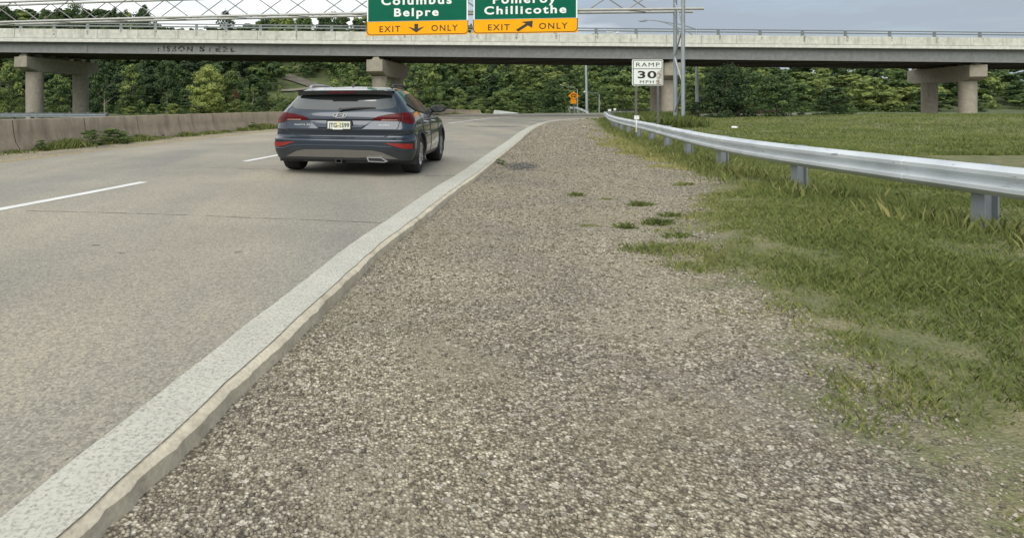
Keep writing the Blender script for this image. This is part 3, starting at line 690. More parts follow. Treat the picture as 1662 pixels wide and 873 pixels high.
fz = resample([(0, 0.28), (1, 0.30), (2, 0.02), (3.2, -0.45)], 30)[:, 1]
MB().sweep(WB, [(p[0], p[1], z) for p, z in zip(resample(fp, 30), fz)]).build('rail_beam', M['rail'], gf, f0, smooth=True)
for q, zt in zip(resample(fp, 5)[:4], (0.9, 0.95, 0.75, 0.4)): MB().box(q[0]-0.1, q[0]+0.1, q[1]+0.12, q[1]+0.3, -0.3, zt).build('post', M['galv_dull'], gf, f0)

# ------------------------------------------------------------------ concrete barrier
b0 = np.array((BP[60][0], BP[60][1], 0.0))
bar = empty('concrete_barrier', tuple(b0), 0, 'stained concrete barrier wall along the left edge of the road', 'barrier')
bh = [float(np.interp(p[1], [0, 78, 90], [1.0, 1.0, 0.55])) for p in resample(BP, 170)]
prof = [(0.0, -0.05), (0.0, 0.07), (-0.14, 0.26), (-0.20, 0.50), (-0.25, 0.87), (-0.27, 0.895), (-0.50, 0.895), (-0.52, 0.87), (-0.57, 0.5), (-0.63, 0.26), (-0.77, 0.07), (-0.77, -0.05)]
bw = MB().sweep(prof, [(p[0], p[1], 0.0) for p in resample(BP, 170)], scale=bh).build('barrier_wall', M['barrier'], bar, b0, smooth=True)
mb = MB(); bpr = resample(BP, 400); bd = np.r_[0, np.cumsum(np.hypot(*np.diff(bpr, axis=0).T))]
M['joint'] = plain('dark joint', (0.05, 0.042, 0.034), 0.9)
for s_ in np.arange(2, bd[-1]-9, 3.0):
    x = np.interp(s_, bd, bpr[:, 0]); y = np.interp(s_, bd, bpr[:, 1]); t = np.array((np.interp(s_+.1, bd, bpr[:, 0])-x, np.interp(s_+.1, bd, bpr[:, 1])-y)); t /= np.hypot(*t); r = np.array((t[1], -t[0]))
    pf = [(0.004, 0.0), (0.004, 0.07), (-0.136, 0.262), (-0.196, 0.50), (-0.246, 0.875)]; k = len(mb.v); wj = 0.012
    for a_, z_ in pf:
        for sg in (-wj, wj): q = np.array((x, y)) + r*a_ + t*sg; mb.v.append((q[0], q[1], z_))
    for i in range(len(pf)-1): mb.f.append((k+2*i, k+2*i+1, k+2*i+3, k+2*i+2))
    mb.build('joint_line', M['joint'], bar, b0); mb = MB()
mb = MB(); A_ = P(804, 0, 90.5); B_ = P(842, 0, 92.5)
mb.sweep([(0, -0.05), (-0.1, 0.5), (-0.3, 0.5), (-0.45, -0.05)], [(A_[0]+(B_[0]-A_[0])*k/6, A_[1]+(B_[1]-A_[1])*k/6, 0) for k in range(7)], scale=[1.0, .9, .76, .6, .42, .25, .08])
mb.build('barrier_end', M['white_paint'], bar, b0)

# ------------------------------------------------------------------ lamp posts, warning sign, low wall, litter
def lamp(px, d, ytop, rb, rt, label, arms, luminaires, lean=0, zg=0.0, head='white_paint'):
    b_ = P(px, 0, d); t_ = P(px + lean, ytop, d)
    o = np.array((b_[0], b_[1], zg)); root = empty('lamp_post', tuple(o), 0, label, 'lamp post')
    MB().tube([(b_[0], d, zg-0.2), (t_[0], d, t_[2])], [rb, rt], 12).build('pole', M['galv'], root, o, smooth=True)
    for pts, r0, r1 in arms:
        q = [tuple(P(x, y, d)) for x, y in pts]; MB().tube(q, [r0 + (r1-r0)*k/(len(q)-1) for k in range(len(q))], 8).build('arm', M['galv_dull'], root, o, smooth=True)
    for x0, x1, y_ in luminaires:
        a_ = P(x0, y_, d); c_ = P(x1, y_, d); mb = MB(); r = (c_[0]-a_[0])
        mb.tube([(a_[0], d, a_[2]), (a_[0]+r*.25, d, a_[2]), (a_[0]+r*.7, d, a_[2]+.02), (c_[0], d, a_[2]+.05)], [0.04, 0.16, 0.17, 0.06], 10)
        mb.build('luminaire', M[head], root, o, smooth=True)
lamp(952.5, 105, 58, 0.24, 0.13, 'tall pale grey pole rising behind the bridge beside the yellow sign', [([(950, 60), (962, 55), (985, 53.5)], 0.06, 0.04)], [(984, 996, 53), (1000, 1005, 53.6)], -2.5)
lamp(937.2, 117, 145, 0.11, 0.08, 'thin lamp post with a white lamp head just behind the yellow sign', [([(937, 146), (930, 142.5), (912, 139.4)], 0.05, 0.03)], [(905, 913, 139.2)])
lamp(972.5, 117, 153, 0.12, 0.07, 'shortest thin lamp post standing left of where the guardrail bends', [([(972, 154), (966, 151), (952, 149.6)], 0.05, 0.03)], [(947, 953, 149.5)])
lamp(1131.5, 81, 46, 0.24, 0.12, 'tall grey street light behind the bridge with a long curved arm', [([(1130, 48), (1105, 40), (1080, 36.5), (1064, 33.8), (1050, 33.2)], 0.09, 0.05), ([(1131, 62), (1120, 54), (1095, 43), (1078, 37), (1064, 34.2)], 0.07, 0.05)], [(1036, 1051, 34.2)], -1.0, float(Hill(44, 81)), 'galv_dull')
yo = P(931, 0, 95); yo[2] = 0
ys = empty('warning_sign', tuple(yo), 0, 'orange yellow diamond sign with a looping black arrow and small plaque below', 'road sign')
dz = EYE + (HY - 155.8)*.095
MB().prism([(0, dz-0.68), (0.86, dz), (0, dz+0.68), (-0.86, dz)], 0, 0.02).build('diamond_panel', M['orange_sheet'], ys)
mb = MB(); arc = [(0.36*math.cos(R(a)), dz+0.02+0.25*math.sin(R(a))) for a in range(-60, 241, 20)]
mb.tube([(x, -0.02, z) for x, z in arc], 0.07, 6); mb.prism([(0.02, dz-0.05), (0.30, dz-0.10), (0.18, dz-0.32), (0.02, dz-0.2)], -0.03, -0.005)
mb.prism([(-0.2, dz-0.05), (0.12, dz+0.02), (0.05, dz-0.14)], -0.03, -0.005); mb.build('loop_arrow', M['black_letter'], ys)
pz = EYE + (HY - 165.2)*.095
MB().prism([(-0.45, pz-0.33), (0.42, pz-0.33), (0.42, pz+0.33), (-0.45, pz+0.33)], 0, 0.02).build('plaque', M['orange_sheet'], ys)
MB().box(-0.08, 0.08, 0.021, 0.12, -0.2, dz+0.4).build('post', M['post_steel'], ys)
mb = MB(); q0 = P(1004, 0, 78); q1 = P(1058, 0, 86)
mb.sweep([(0.15, -0.3), (0.12, 0.62), (-0.12, 0.65), (-0.15, -0.3)], [tuple(q0[:2]) + (0,), tuple(((q0+q1)/2)[:2]) + (0.05,), tuple(q1[:2]) + (0.0,), (62, 92, 0)])
tag(mb.build('low_wall', M['brownwall'], origin=tuple(q0[:2]) + (0,)), 'low dark brown wall beyond the guardrail and left of the right pier', 'wall')
def lump(name, loc, size, mat, label, cat, seed):
    r_ = np.random.default_rng(seed); bm = bmesh.new(); bmesh.ops.create_icosphere(bm, subdivisions=2, radius=1)
    for v in bm.verts:
        f = 0.75 + 0.5*r_.random(); v.co = Vector((v.co.x*size[0]*f, v.co.y*size[1]*f, max(-0.1*size[2], v.co.z*size[2]*f)))
    me = bpy.data.meshes.new(name); bm.to_mesh(me); bm.free(); me.materials.append(mat)
    o = bpy.data.objects.new(name, me); C.objects.link(o); o.location = loc; return tag(o, label, cat)
q = P(259, 223.5, 24.7); lump('scrap', (q[0], q[1], 0.05), (0.22, 0.12, 0.09), M['scrap'], 'dark scrap of debris lying at the foot of the concrete barrier', 'debris', 3)
q = P(1192, 211, 33); lump('litter', (q[0], q[1], float(verge_z(q[0], q[1])) + 0.06), (0.17, 0.12, 0.09), M['litter'], 'white scrap of litter on the grass behind the guardrail', 'litter', 4)
q = P(948, 206, 37); lump('stone', (q[0], q[1], float(verge_z(q[0], q[1])) + 0.02), (0.2, 0.14, 0.07), M['pier'], 'pale flat stone at the far grass edge of the gravel', 'stone', 5)
# ------------------------------------------------------------------ car (modelled in metres with its rear bumper at y = 0, then given the photo's broad stance)
WIDE = 1.475
M['paint'] = plain('dark slate blue car paint', (0.013, 0.025, 0.043), 0.22, 0.40, 0.04, 2, coat=1.0)
M['glass'] = plain('tinted car glass', (0.020, 0.026, 0.026), 0.05, 0.0, 0.1, 2, coat=1.0)
M['glass'].node_tree.nodes['Principled BSDF'].inputs['IOR'].default_value = 1.7; M['glass'].node_tree.nodes['Principled BSDF'].inputs['Coat IOR'].default_value = 1.8
M['clad'] = plain('black car plastic', (0.022, 0.023, 0.024), 0.5, 0, 0.15, 6)
M['lowpaint'] = plain('dark bumper plastic', (0.035, 0.040, 0.045), 0.38, 0.2, 0.1, 4)
M['skid'] = plain('taupe silver plastic', (0.175, 0.168, 0.152), 0.42, 0.35, 0.06, 4)
M['side_glass'] = plain('dark side glass', (0.014, 0.018, 0.020), 0.18, 0.0, 0.1, 2)
M['side_glass'].node_tree.nodes['Principled BSDF'].inputs['IOR'].default_value = 1.08
M['chrome'] = plain('chrome', (0.60, 0.61, 0.61), 0.25, 0.85, 0.03)
M['badge'] = plain('dull silver badge', (0.42, 0.43, 0.43), 0.5, 0.4, 0.03)
M['red'] = plain('red lamp glass', (0.075, 0.002, 0.004), 0.28, 0, 0.45, 14)
M['red'].node_tree.nodes['Principled BSDF'].inputs['Specular IOR Level'].default_value = 0.22
M['redbright'] = plain('red reflector', (0.22, 0.010, 0.007), 0.3, 0, 0.2, 12, coat=0.6)
M['lens'] = plain('pale lamp lens', (0.45, 0.30, 0.27), 0.25, 0, 0.1)
M['rubber'] = plain('tyre rubber', (0.016, 0.016, 0.016), 0.8, 0, 0.2, 8)
M['alloy'] = plain('silver alloy', (0.48, 0.49, 0.50), 0.3, 0.8, 0.08)
M['plate'] = plain('pale number plate', (0.66, 0.69, 0.62), 0.5, 0, 0.03)
M['plate_mid'] = plain('pale yellow plate middle', (0.68, 0.65, 0.42), 0.5, 0, 0.03)
M['plate_text'] = plain('dark plate lettering', (0.07, 0.085, 0.045), 0.5)
ZR, YRr = zip((.22,.12),(.28,.06),(.40,.025),(.52,.0),(.655,.0),(.675,.012),(.69,.055),(.74,.095),(.80,.088),(.85,.066),(.875,.074),(.95,.105),(1.03,.125),(1.045,.112),(1.08,.115),(1.15,.135),(1.21,.17),(1.35,.265),(1.50,.36),(1.58,.44),(1.62,.52),(1.655,.75),(1.675,1.2))
ZW, WWw = zip((.22,.84),(.3,.90),(.5,.94),(.65,.94),(.8,.93),(.95,.925),(1.05,.905),(1.12,.88),(1.2,.845),(1.35,.77),(1.5,.685),(1.58,.63),(1.62,.585),(1.655,.48),(1.675,.25))
ZF, YFf = zip((.22,4.5),(.35,4.62),(.55,4.69),(.75,4.66),(.9,4.5),(.98,4.25),(1.05,3.8),(1.1,3.45),(1.2,3.2),(1.35,2.9),(1.5,2.55),(1.58,2.3),(1.62,2.1),(1.655,1.85),(1.675,1.6))
_u = np.sin(np.linspace(0, math.pi/2, 34))
def half(z):                                        # half outline from the rear centre round the right side to the front centre
    yr = float(cr(ZR, YRr, z)); W = float(cr(ZW, WWw, z)); yf = float(cr(ZF, YFf, z))
    k = min(1.0, (yf - yr) / 2.6); Lr, Lf = .40*k, .75*k
    e = lambda n_, L_: L_*(1 - (1 - np.minimum(_u, 1)**n_)**(1/n_))
    rear = np.stack([W*_u, yr + .012*_u**2 + e(3.4, Lr)], 1)
    y0, y1 = rear[-1, 1], yf - Lf; ys = np.linspace(y0, y1, 62)[1:-1]; t = (ys - y0)/(y1 - y0)
    side = np.stack([W*(1 + .012*np.sin(math.pi*t)), ys], 1)
    front = np.stack([W*_u, yf - e(2.4, Lf)], 1)[::-1]
    return np.concatenate([rear, side, front])
NR = 34
def pt_rear(x, z):
    h = half(z)[:NR]; a = min(abs(x), h[-1, 0]*.999); return np.array((math.copysign(a, x), float(np.interp(a, h[:, 0], h[:, 1])), z))
def pt_side(y, z, sg=1):
    h = half(z); i0 = int(np.argmax(h[:, 0] > h[:, 0].max()*0.5)); h2 = h[4:-20]; x = float(np.interp(y, h2[:, 1], h2[:, 0])); return np.array((sg*x, y, z))
def pt_arc(s, z):
    h = half(z); d = np.r_[0, np.cumsum(np.hypot(*np.diff(h, axis=0).T))]; a = abs(s)
    return np.array((math.copysign(float(np.interp(a, d, h[:, 0])), s), float(np.interp(a, d, h[:, 1])), z))
def pt_front(x, z):
    h = half(z)[-NR:][::-1]; a = min(abs(x), h[-1, 0]*.99); return np.array((math.copysign(a, x), float(np.interp(a, h[:, 0], h[:, 1])), z))
def outward(fn, a, b):
    p = fn(a, b); q = fn(a + .01, b) - p; r = fn(a, b + .01) - p; n_ = np.cross(q, r); n_ /= max(1e-9, np.linalg.norm(n_))
    c = np.array((0, 2.2, .8)); d = p - c
    return n_ if np.dot(n_, d) > 0 else -n_
car_o = P(567, 0, 11.15); 
car = empty('suv', (0, 0, 0), R(-15), 'dark slate blue suv driving away in the right lane with tinted rear window', 'car')
def cb(mb, name, mat, parent=car, smooth=True, bevel=0):
    mb.v = [(x*WIDE, y, z) for x, y, z in mb.v]; return mb.build(name, mat, parent, smooth=smooth, bevel=bevel)
def dense(poly, step=.03):
    o = []
    for i in range(len(poly)):
        a = np.array(poly[i], float); b_ = np.array(poly[(i+1) % len(poly)], float); k = max(1, int(np.hypot(*(b_-a))/step))
        o += [tuple(a + (b_-a)*j/k) for j in range(k)]
    return o
def roundp(poly, it=2):                             # corner cutting
    p = [np.array(q, float) for q in poly]
    for _ in range(it):
        o = []
        for i in range(len(p)): a, b_ = p[i], p[(i+1) % len(p)]; o += [a*.8+b_*.2, a*.2+b_*.8]
        p = o
    return [tuple(q) for q in p]
def patch(mb, poly, fn, off=.004, step=.05, skirt=.02):   # curved panel lying on the body: outline in the body's own (u, z)
    b_ = dense(poly, step); n_ = len(b_); xs = [q[0] for q in b_]; zs = [q[1] for q in b_]
    g = [(x, z) for x in np.arange(min(xs)+step/2, max(xs), step) for z in np.arange(min(zs)+step/2, max(zs), step)]
    vv, ee, ff, _, _, _ = delaunay_2d_cdt([Vector(q) for q in b_ + g], [], [list(range(n_))], 1, 1e-5)
    o_ = off if callable(off) else (lambda a, c: off)
    pts = [fn(q.x, q.y) + outward(fn, q.x, q.y)*o_(q.x, q.y) for q in vv]; k = len(mb.v)
    mb.v += [tuple(p) for p in pts]; mb.f += [tuple(k + i for i in f) for f in ff]
    k = len(mb.v); 
    for q in b_: nrm = outward(fn, *q); mb.v += [tuple(fn(*q) + nrm*o_(*q)), tuple(fn(*q) - nrm*skirt)]
    for i in range(n_): j = (i+1) % n_; mb.f.append((k+2*i, k+2*j, k+2*j+1, k+2*i+1))
    return mb
def line_on(mb, pts, fn, r=.006, off=.0, n=6):
    q = []
    for i in range(len(pts)-1):
        a, b_ = np.array(pts[i]), np.array(pts[i+1]); k = max(1, int(np.hypot(*(b_-a))/.06))
        q += [a + (b_-a)*j/k for j in range(k)]
    q.append(np.array(pts[-1])); return mb.tube([fn(*p) + outward(fn, *p)*off for p in q], r, n)
# shell
zl = np.unique(np.concatenate([np.linspace(.295, 1.1, 58), np.linspace(1.1, 1.6, 34), np.linspace(1.6, 1.675, 14)]))
WHY, WHZ, RW = (.95, 3.62), .372, .44
grid = [half(z) for z in zl]; m_ = len(grid[0])
full = [np.concatenate([g, g[::-1][1:-1]*np.array((-1, 1))]) for g in grid]; m2 = len(full[0])
shell, low = MB(), MB()
allv = [(p[0], p[1], z) for g, z in zip(full, zl) for p in g]
shell.v = list(allv); low.v = list(allv)
for i in range(len(zl)-1):
    for j in range(m2):
        q = (i*m2+j, i*m2+(j+1) % m2, (i+1)*m2+(j+1) % m2, (i+1)*m2+j); c = np.mean([allv[k] for k in q], 0)
        if abs(c[0]) > .6 and any((c[1]-wy)**2 + (c[2]-WHZ)**2 < RW**2 for wy in WHY): continue
        (low if c[2] < (.50 if c[1] < .5 or c[1] > 4.2 else .36) else shell).f.append(q)
shell.f.append(tuple((len(zl)-1)*m2 + j for j in range(m2)))
def clean(mb):
    used = sorted({i for f in mb.f for i in f}); mp = {a: b_ for b_, a in enumerate(used)}
    mb.v = [mb.v[i] for i in used]; mb.f = [tuple(mp[i] for i in f) for f in mb.f]; return mb
body = cb(clean(shell), 'body', M['paint']); cb(clean(low), 'lower_cladding', M['lowpaint'])
mb = MB(); mb.box(-.72, .72, .35, 4.3, .25, .5).box(-.88, .88, 1.45, 3.1, .27, .42).box(-.6, .6, .14, .4, .285, .42); cb(mb, 'underbody', M['clad'], smooth=False)
# wheel housings and arch lips
for wy in WHY:
    for sg in (-1, 1):
        mb = MB(); k = len(mb.v); na = 25
        for xx in (.45, .93):
            for i in range(na): a = math.pi*(-.12 + 1.24*i/(na-1)); mb.v.append((sg*xx, wy + (RW+.02)*math.cos(a), WHZ + (RW+.02)*math.sin(a)))
        for i in range(na-1): mb.f.append((i, i+1, na+i+1, na+i))
        cb(mb, 'wheel_well', M['clad'])
        mb = MB(); 
        lip = [(wy + r*math.cos(a), max(.31, WHZ + r*math.sin(a))) for r, rg in ((RW-.035, 1), (RW+.035, -1)) for a in ([math.pi*(-.1 + 1.2*i/24) for i in range(25)][::rg])]
        patch(mb, lip, lambda y, z, sg=sg: pt_side(y, max(z, .296), sg), .012, .05, .05); cb(mb, 'wheel_arch', M['clad'])
# rear glass, spoiler
rg = roundp([(-.70,1.275),(-.60,1.222),(0,1.205),(.60,1.222),(.70,1.275),(.665,1.42),(.60,1.55),(-.60,1.55),(-.665,1.42)], 1)
cb(patch(MB(), rg, pt_rear, .006, .05), 'rear_window', M['glass'])
mb = MB(); xs = np.linspace(-.635, .635, 27); k0 = 0
for x in xs:
    t = (abs(x)/.635)**4; yb = .20 + .05*(abs(x)/.635)**2 + .12*t
    mb.v += [(x, yb, 1.582-.012*t), (x, yb+.02, 1.555-.02*t), (x, .47, 1.545), (x, .72, 1.60), (x, .95, 1.672-.05*(x/.655)**2-.055*t), (x, .62, 1.650-.035*(x/.655)**2-.05*t)]
for i in range(len(xs)-1):
    for j in range(6): a = i*6+j; b_ = i*6+(j+1) % 6; mb.f.append((a, b_, b_+6, a+6))
mb.f += [tuple(range(6)), tuple((len(xs)-1)*6+j for j in range(6))]
sp = cb(mb, 'spoiler', M['paint'])
mb = MB(); 
for x in xs:
    t = (abs(x)/.635)**4; yb = .20 + .05*(abs(x)/.635)**2 + .12*t
    mb.v += [(x*1.0, yb-.004, 1.572-.015*t), (x, yb+.03, 1.508-.03*t), (x, .44, 1.50), (x, .44, 1.545)]
for i in range(len(xs)-1):
    for j in range(4): a = i*4+j; b_ = i*4+(j+1) % 4; mb.f.append((a, b_, b_+4, a+4))
mb.f += [tuple(range(4)), tuple((len(xs)-1)*4+j for j in range(4))]
cb(mb, 'spoiler_underside', M['clad'], sp)
cb(MB().box(-.17, .17, .198, .215, 1.528, 1.556), 'brake_light', M['red'], sp, smooth=False)
# tail lights, reflectors, bumper crease, tailgate lip shade
def rearcurve(poly, fn, off, name, mat, parent=body, step=.04): return cb(patch(MB(), poly, fn, off, step), name, mat, parent)
for sg in (-1, 1):
    A = [(a, z + .025) for a, z in ((.42,1.028),(.50,1.075),(.62,1.11),(.80,1.135),(1.00,1.14),(1.20,1.155),(1.14,1.08),(1.06,.99),(.97,.935),(.86,.945),(.74,.985),(.56,.99),(.46,1.00))]
    tl = rearcurve([(sg*a, z) for a, z in A], pt_arc, .010, 'tail_light', M['red'], body, .03)
    cb(patch(MB(), [(sg*a, z) for a, z in ((.53,1.028),(.74,1.023),(.73,1.041),(.54,1.045))], pt_arc, .014, .03), 'lens', M['lens'], tl)
    cb(line_on(MB(), [(sg*.80, 1.13), (sg*.80, .97)], pt_arc, .004, .011), 'lens_gap', M['clad'], tl)
    rearcurve([(sg*a, z) for a, z in ((.58,.618),(.98,.602),(.98,.515),(.84,.515),(.74,.548),(.66,.588))], pt_arc, .008, 'reflector', M['redbright'])
mb = MB(); line_on(mb, [(-.98,.487),(-.76,.49),(-.64,.545),(-.4,.56),(.4,.56),(.64,.545),(.76,.49),(.98,.487)], pt_arc, .010, .004); cb(mb, 'bumper_crease', M['chrome' if False else 'paint'], body)  # raised bead in body paint standing in for the crease highlight
rearcurve([(-.72,.34),(-.57,.445),(-.45,.480),(0,.488),(.44,.480),(.56,.445),(.74,.33),(.5,.335),(.42,.36),(.25,.345),(-.25,.345),(-.5,.345)], pt_rear, .014, 'skid_plate', M['skid'])
rearcurve([(-.44,1.042),(-.44,1.028),(.44,1.028),(.44,1.042)], pt_rear, .012, 'tailgate_lip_shade', M['clad'])  # dark strip standing in for the shade under the tailgate lip
rearcurve([(-.42,1.022),(.42,1.022),(.29,.88),(-.29,.88)], pt_rear, lambda a, z: .003 + .030*(1.03 - z)/.15, 'plate_recess', M['paint'])
mb = MB(); line_on(mb, [(-.66,1.30),(-.745,1.22),(-.755,1.1),(-.745,.92),(-.70,.78),(-.56,.72),(.56,.72),(.70,.78),(.745,.92),(.755,1.1),(.745,1.22),(.66,1.30)], pt_rear, .006, .002); cb(mb, 'tailgate_seam', M['clad'], body)
mb = MB(); line_on(mb, [(-.72,.862),(0,.868),(.72,.862)], pt_rear, .010, .002); cb(mb, 'tailgate_crease', M['paint'], body)
# number plate
yp_ = .045
mb = MB(); mb.prism(rrect(-.165, .165, .853, 1.025, .012), yp_-.004, yp_+.05); fr = cb(mb, 'number_plate', M['clad'], body, smooth=False)
cb(MB().box(-.148, .148, yp_-.008, yp_-.003, .868, 1.005), 'plate_face', M['plate'], fr, smooth=False)
cb(MB().box(-.04, .03, yp_-.0095, yp_-.0085, .885, 1.004), 'plate_band', M['plate_mid'], fr, smooth=False)
mb = MB(); text_to(mb, 'JTG-1599', -.135, .135, .895, .078, yp_-.0105, .002, .025, 1.05); cb(mb, 'lettering', M['plate_text'], fr, smooth=False)
cb(MB().box(-.08, .05, yp_-.0125, yp_-.010, .856, .876), 'sticker', M['white_paint'], fr, smooth=False)
# emblem: oval ring with a slanted letter
ye = float(pt_rear(0, 1.115)[1]) - .012
mb = MB(); ov = lambda a, b_: [(a*math.cos(t), 1.115 + b_*math.sin(t)) for t in np.linspace(0, 2*math.pi, 32, endpoint=False)]
ring(mb, ov(.095, .046), ov(.080, .036), ye-.006, ye+.004)
sl = lambda x, z: (x + .35*(z-1.115), z)
for x0, x1 in ((-.056, -.034), (.034, .056)): mb.prism([sl(x0,1.088), sl(x1,1.088), sl(x1,1.142), sl(x0,1.142)], ye-.006, ye+.004)
mb.prism([(-.040, 1.104), (.044, 1.118), (.044, 1.128), (-.040, 1.114)], ye-.0061, ye+.004); cb(mb, 'emblem', M['chrome'], body, smooth=False)
for t, x0, x1, z0 in (('SANTA FE', -.62, -.40, .925), ('SPORT', .50, .64, .925)):
    mb = MB(); text_to(mb, t, x0, x1, z0, .026, 0, .003, .02, 1.2); mb.v = [(x, float(pt_rear(x, z)[1]) - .004 + y, z) for x, y, z in mb.v]; cb(mb, 'badge', M['badge'], body, smooth=False)
# wiper, hitch, exhaust, aerial, rails
mb = MB(); mb.tube([pt_rear(0, 1.222) + (0, -.03, 0), pt_rear(.22, 1.256) + (0, -.04, 0), pt_rear(.45, 1.262) + (0, -.03, 0)], [.020, .014, .008], 8); mb.tube([pt_rear(0, 1.215) + (0, .02, 0), pt_rear(0, 1.225) + (0, -.05, 0)], .028, 10); cb(mb, 'rear_wiper', M['clad'], body)
mb = MB(); ring(mb, rrect(-.045, .045, .235, .315, .004, 1), rrect(-.030, .030, .25, .30, .003, 1), .03, .25); mb.box(-.5, .5, .2, .28, .235, .284); cb(mb, 'tow_hitch', M['clad'], body, smooth=False)
mb = MB(); op = [(.37,.355),(.56,.355),(.635,.29),(.59,.27),(.39,.28)]; ip = [(.385,.345),(.553,.345),(.613,.292),(.585,.28),(.40,.29)]; ring(mb, op, ip, -.012, .12); ex_ = cb(mb, 'exhaust', M['alloy'], body, smooth=False)
mb = MB(); mb.prism(ip, .03, .1); cb(mb, 'exhaust_opening', M['clad'], ex_, smooth=False)
mb = MB(); mb.add([(-.03,.95,1.655),(.03,.95,1.655),(.012,1.15,1.66),(-.012,1.15,1.66),(-.006,.97,1.735),(.006,.97,1.735)], [(0,1,5,4),(1,2,5),(2,3,4,5),(3,0,4),(0,3,2,1)]); cb(mb, 'antenna', M['clad'], body)
for sg in (-1, 1):
    mb = MB(); mb.tube([(sg*.565, .78, 1.635), (sg*.575, .88, 1.69), (sg*.57, 1.6, 1.715), (sg*.56, 2.1, 1.69), (sg*.55, 2.2, 1.63)], [.016,.02,.02,.02,.016], 8); cb(mb, 'roof_rail', M['clad'] if sg > 0 else M['alloy'], body)
# glass and seams on the flanks
for sg in (-1, 1):
    f_ = lambda y, z, sg=sg: pt_side(y, z, sg)
    for nm, q in (('quarter_window', [(.70,1.335),(1.0,1.235),(1.12,1.215),(1.12,1.50),(.95,1.475)]), ('rear_side_window', [(1.17,1.205),(1.95,1.15),(1.95,1.545),(1.45,1.535),(1.17,1.505)]), ('front_side_window', [(2.03,1.145),(3.02,1.10),(2.85,1.22),(2.5,1.43),(2.28,1.52),(2.03,1.545)])):
        cb(patch(MB(), q, f_, .005, .06), nm, M['side_glass'], body)
    mb = MB(); line_on(mb, [(.62,1.33),(1.05,1.20),(2.0,1.125),(3.1,1.075)], f_, .010, .004); cb(mb, 'window_trim', M['clad'], body)
    for q in ([(1.14,1.18),(1.12,.95),(1.32,.75),(1.40,.40)], [(1.99,1.12),(2.0,.38)], [(3.08,1.07),(3.12,.7),(3.05,.38)], [(1.2,.74),(3.1,.74)]):
        mb = MB(); line_on(mb, q, f_, .006, .0); cb(mb, 'door_seam', M['clad'], body)
    for y_ in (1.22, 2.08):
        mb = MB(); mb.tube([f_(y_, .985)+(0,0,0), f_(y_+.05, .985)+(sg*.035,0,0), f_(y_+.2, .98)+(sg*.035,0,0), f_(y_+.25, .98)], .016, 8); cb(mb, 'door_handle', M['chrome'], body)
    mb = MB(); bm_ = bmesh.new(); bmesh.ops.create_uvsphere(bm_, u_segments=16, v_segments=10, radius=1)
    c_ = pt_side(2.95, 1.14, sg)
    mb.add([(c_[0] + sg*.15 + v.co.x*.125*(1.0), 2.95 + v.co.y*.09, 1.225 + v.co.z*.085) for v in bm_.verts], [tuple(v.index for v in f.verts) for f in bm_.faces]) if bm_.verts.index_update() is None else None
    bm_.free(); mb.tube([(c_[0]-sg*.03, 2.97, 1.13), (c_[0]+sg*.10, 2.96, 1.18)], .03, 8); mi = cb(mb, 'mirror', M['clad'], body)
    mb = MB(); mb.prism([(c_[0]+sg*.15 + .09*math.cos(a), 1.225 + .06*math.sin(a)) for a in np.linspace(0, 2*math.pi, 16, endpoint=False)], 2.858, 2.865); cb(mb, 'mirror_glass', M['glass'], mi, smooth=False)
    rearcurve([(sg*a, z) for a, z in ((.50,.80),(.86,.86),(.86,.93),(.52,.88))], pt_front, .006, 'headlight', M['chrome'])
rearcurve([(-.66,1.13),(.66,1.13),(.60,1.35),(.52,1.545),(-.52,1.545),(-.60,1.35)], pt_front, .005, 'windscreen', M['glass'])
rearcurve([(-.42,.58),(.42,.58),(.48,.84),(-.48,.84)], pt_front, .006, 'grille', M['clad'])
# wheels
def wheel(sg, wy, src=None):
    if src:
        w_ = src.copy(); C.objects.link(w_); w_.parent = car
        for ch in list(src.children): c_ = ch.copy(); C.objects.link(c_); c_.parent = w_
    else:
        mb = MB(); pr = [(-.10,.21),(-.11,.235),(.10,.235),(.11,.222),(.10,.205),(.02,.20)]; k = 40
        for i in range(k):
            a = 2*math.pi*i/k; mb.v += [(x, r*math.cos(a), r*math.sin(a)) for x, r in pr]
        for i in range(k):
            for j in range(5): a = i*6+j; b_ = ((i+1) % k)*6+j; mb.f.append((a, a+1, b_+1, b_))
        w_ = cb(mb, 'wheel', M['alloy'], car)
        mb = MB(); pr = [(-.10,.222),(-.118,.24),(-.122,.29),(-.108,.354),(-.085,.372),(-.03,.375),(-.027,.366),(-.02,.366),(-.017,.375),(.03,.375),(.033,.366),(.04,.366),(.043,.375),(.085,.372),(.108,.354),(.122,.29),(.118,.24),(.10,.222)]; q = len(pr); k = 56
        for i in range(k):
            a = 2*math.pi*i/k; mb.v += [(x, r*math.cos(a), r*math.sin(a)) for x, r in pr]
        for i in range(k):
            for j in range(q-1): a = i*q+j; b_ = ((i+1) % k)*q+j; mb.f.append((a, a+1, b_+1, b_))
        cb(mb, 'tyre', M['rubber'], w_)
        mb = MB()
        for i in range(5):
            for da in (-.16, .16):
                a = 2*math.pi*i/5 + .3; c0, s0_ = math.cos(a+da*.5), math.sin(a+da*.5); c1, s1 = math.cos(a+da), math.sin(a+da)
                mb.bar((.085, .03*c0, .03*s0_), (.10, .222*c1, .222*s1), .040, .030)
        mb.tube([(.03,0,0),(.10,0,0)], .06, 16); cb(mb, 'rim', M['alloy'], w_, smooth=False)
        mb = MB(); mb.tube([(-.02,0,0),(.015,0,0)], .20, 24); cb(mb, 'brake_disc', M['clad'], w_, smooth=False)
    w_.location = (sg*.815*WIDE, wy, WHZ+.004); w_.rotation_euler = (R(25*wy), 0, 0 if sg > 0 else math.pi); return w_
w0 = wheel(1, WHY[0])
for sg, wy in ((-1, WHY[0]), (1, WHY[1]), (-1, WHY[1])): wheel(sg, wy, w0)
car.location = (-0.58, 11.35, 0.004)
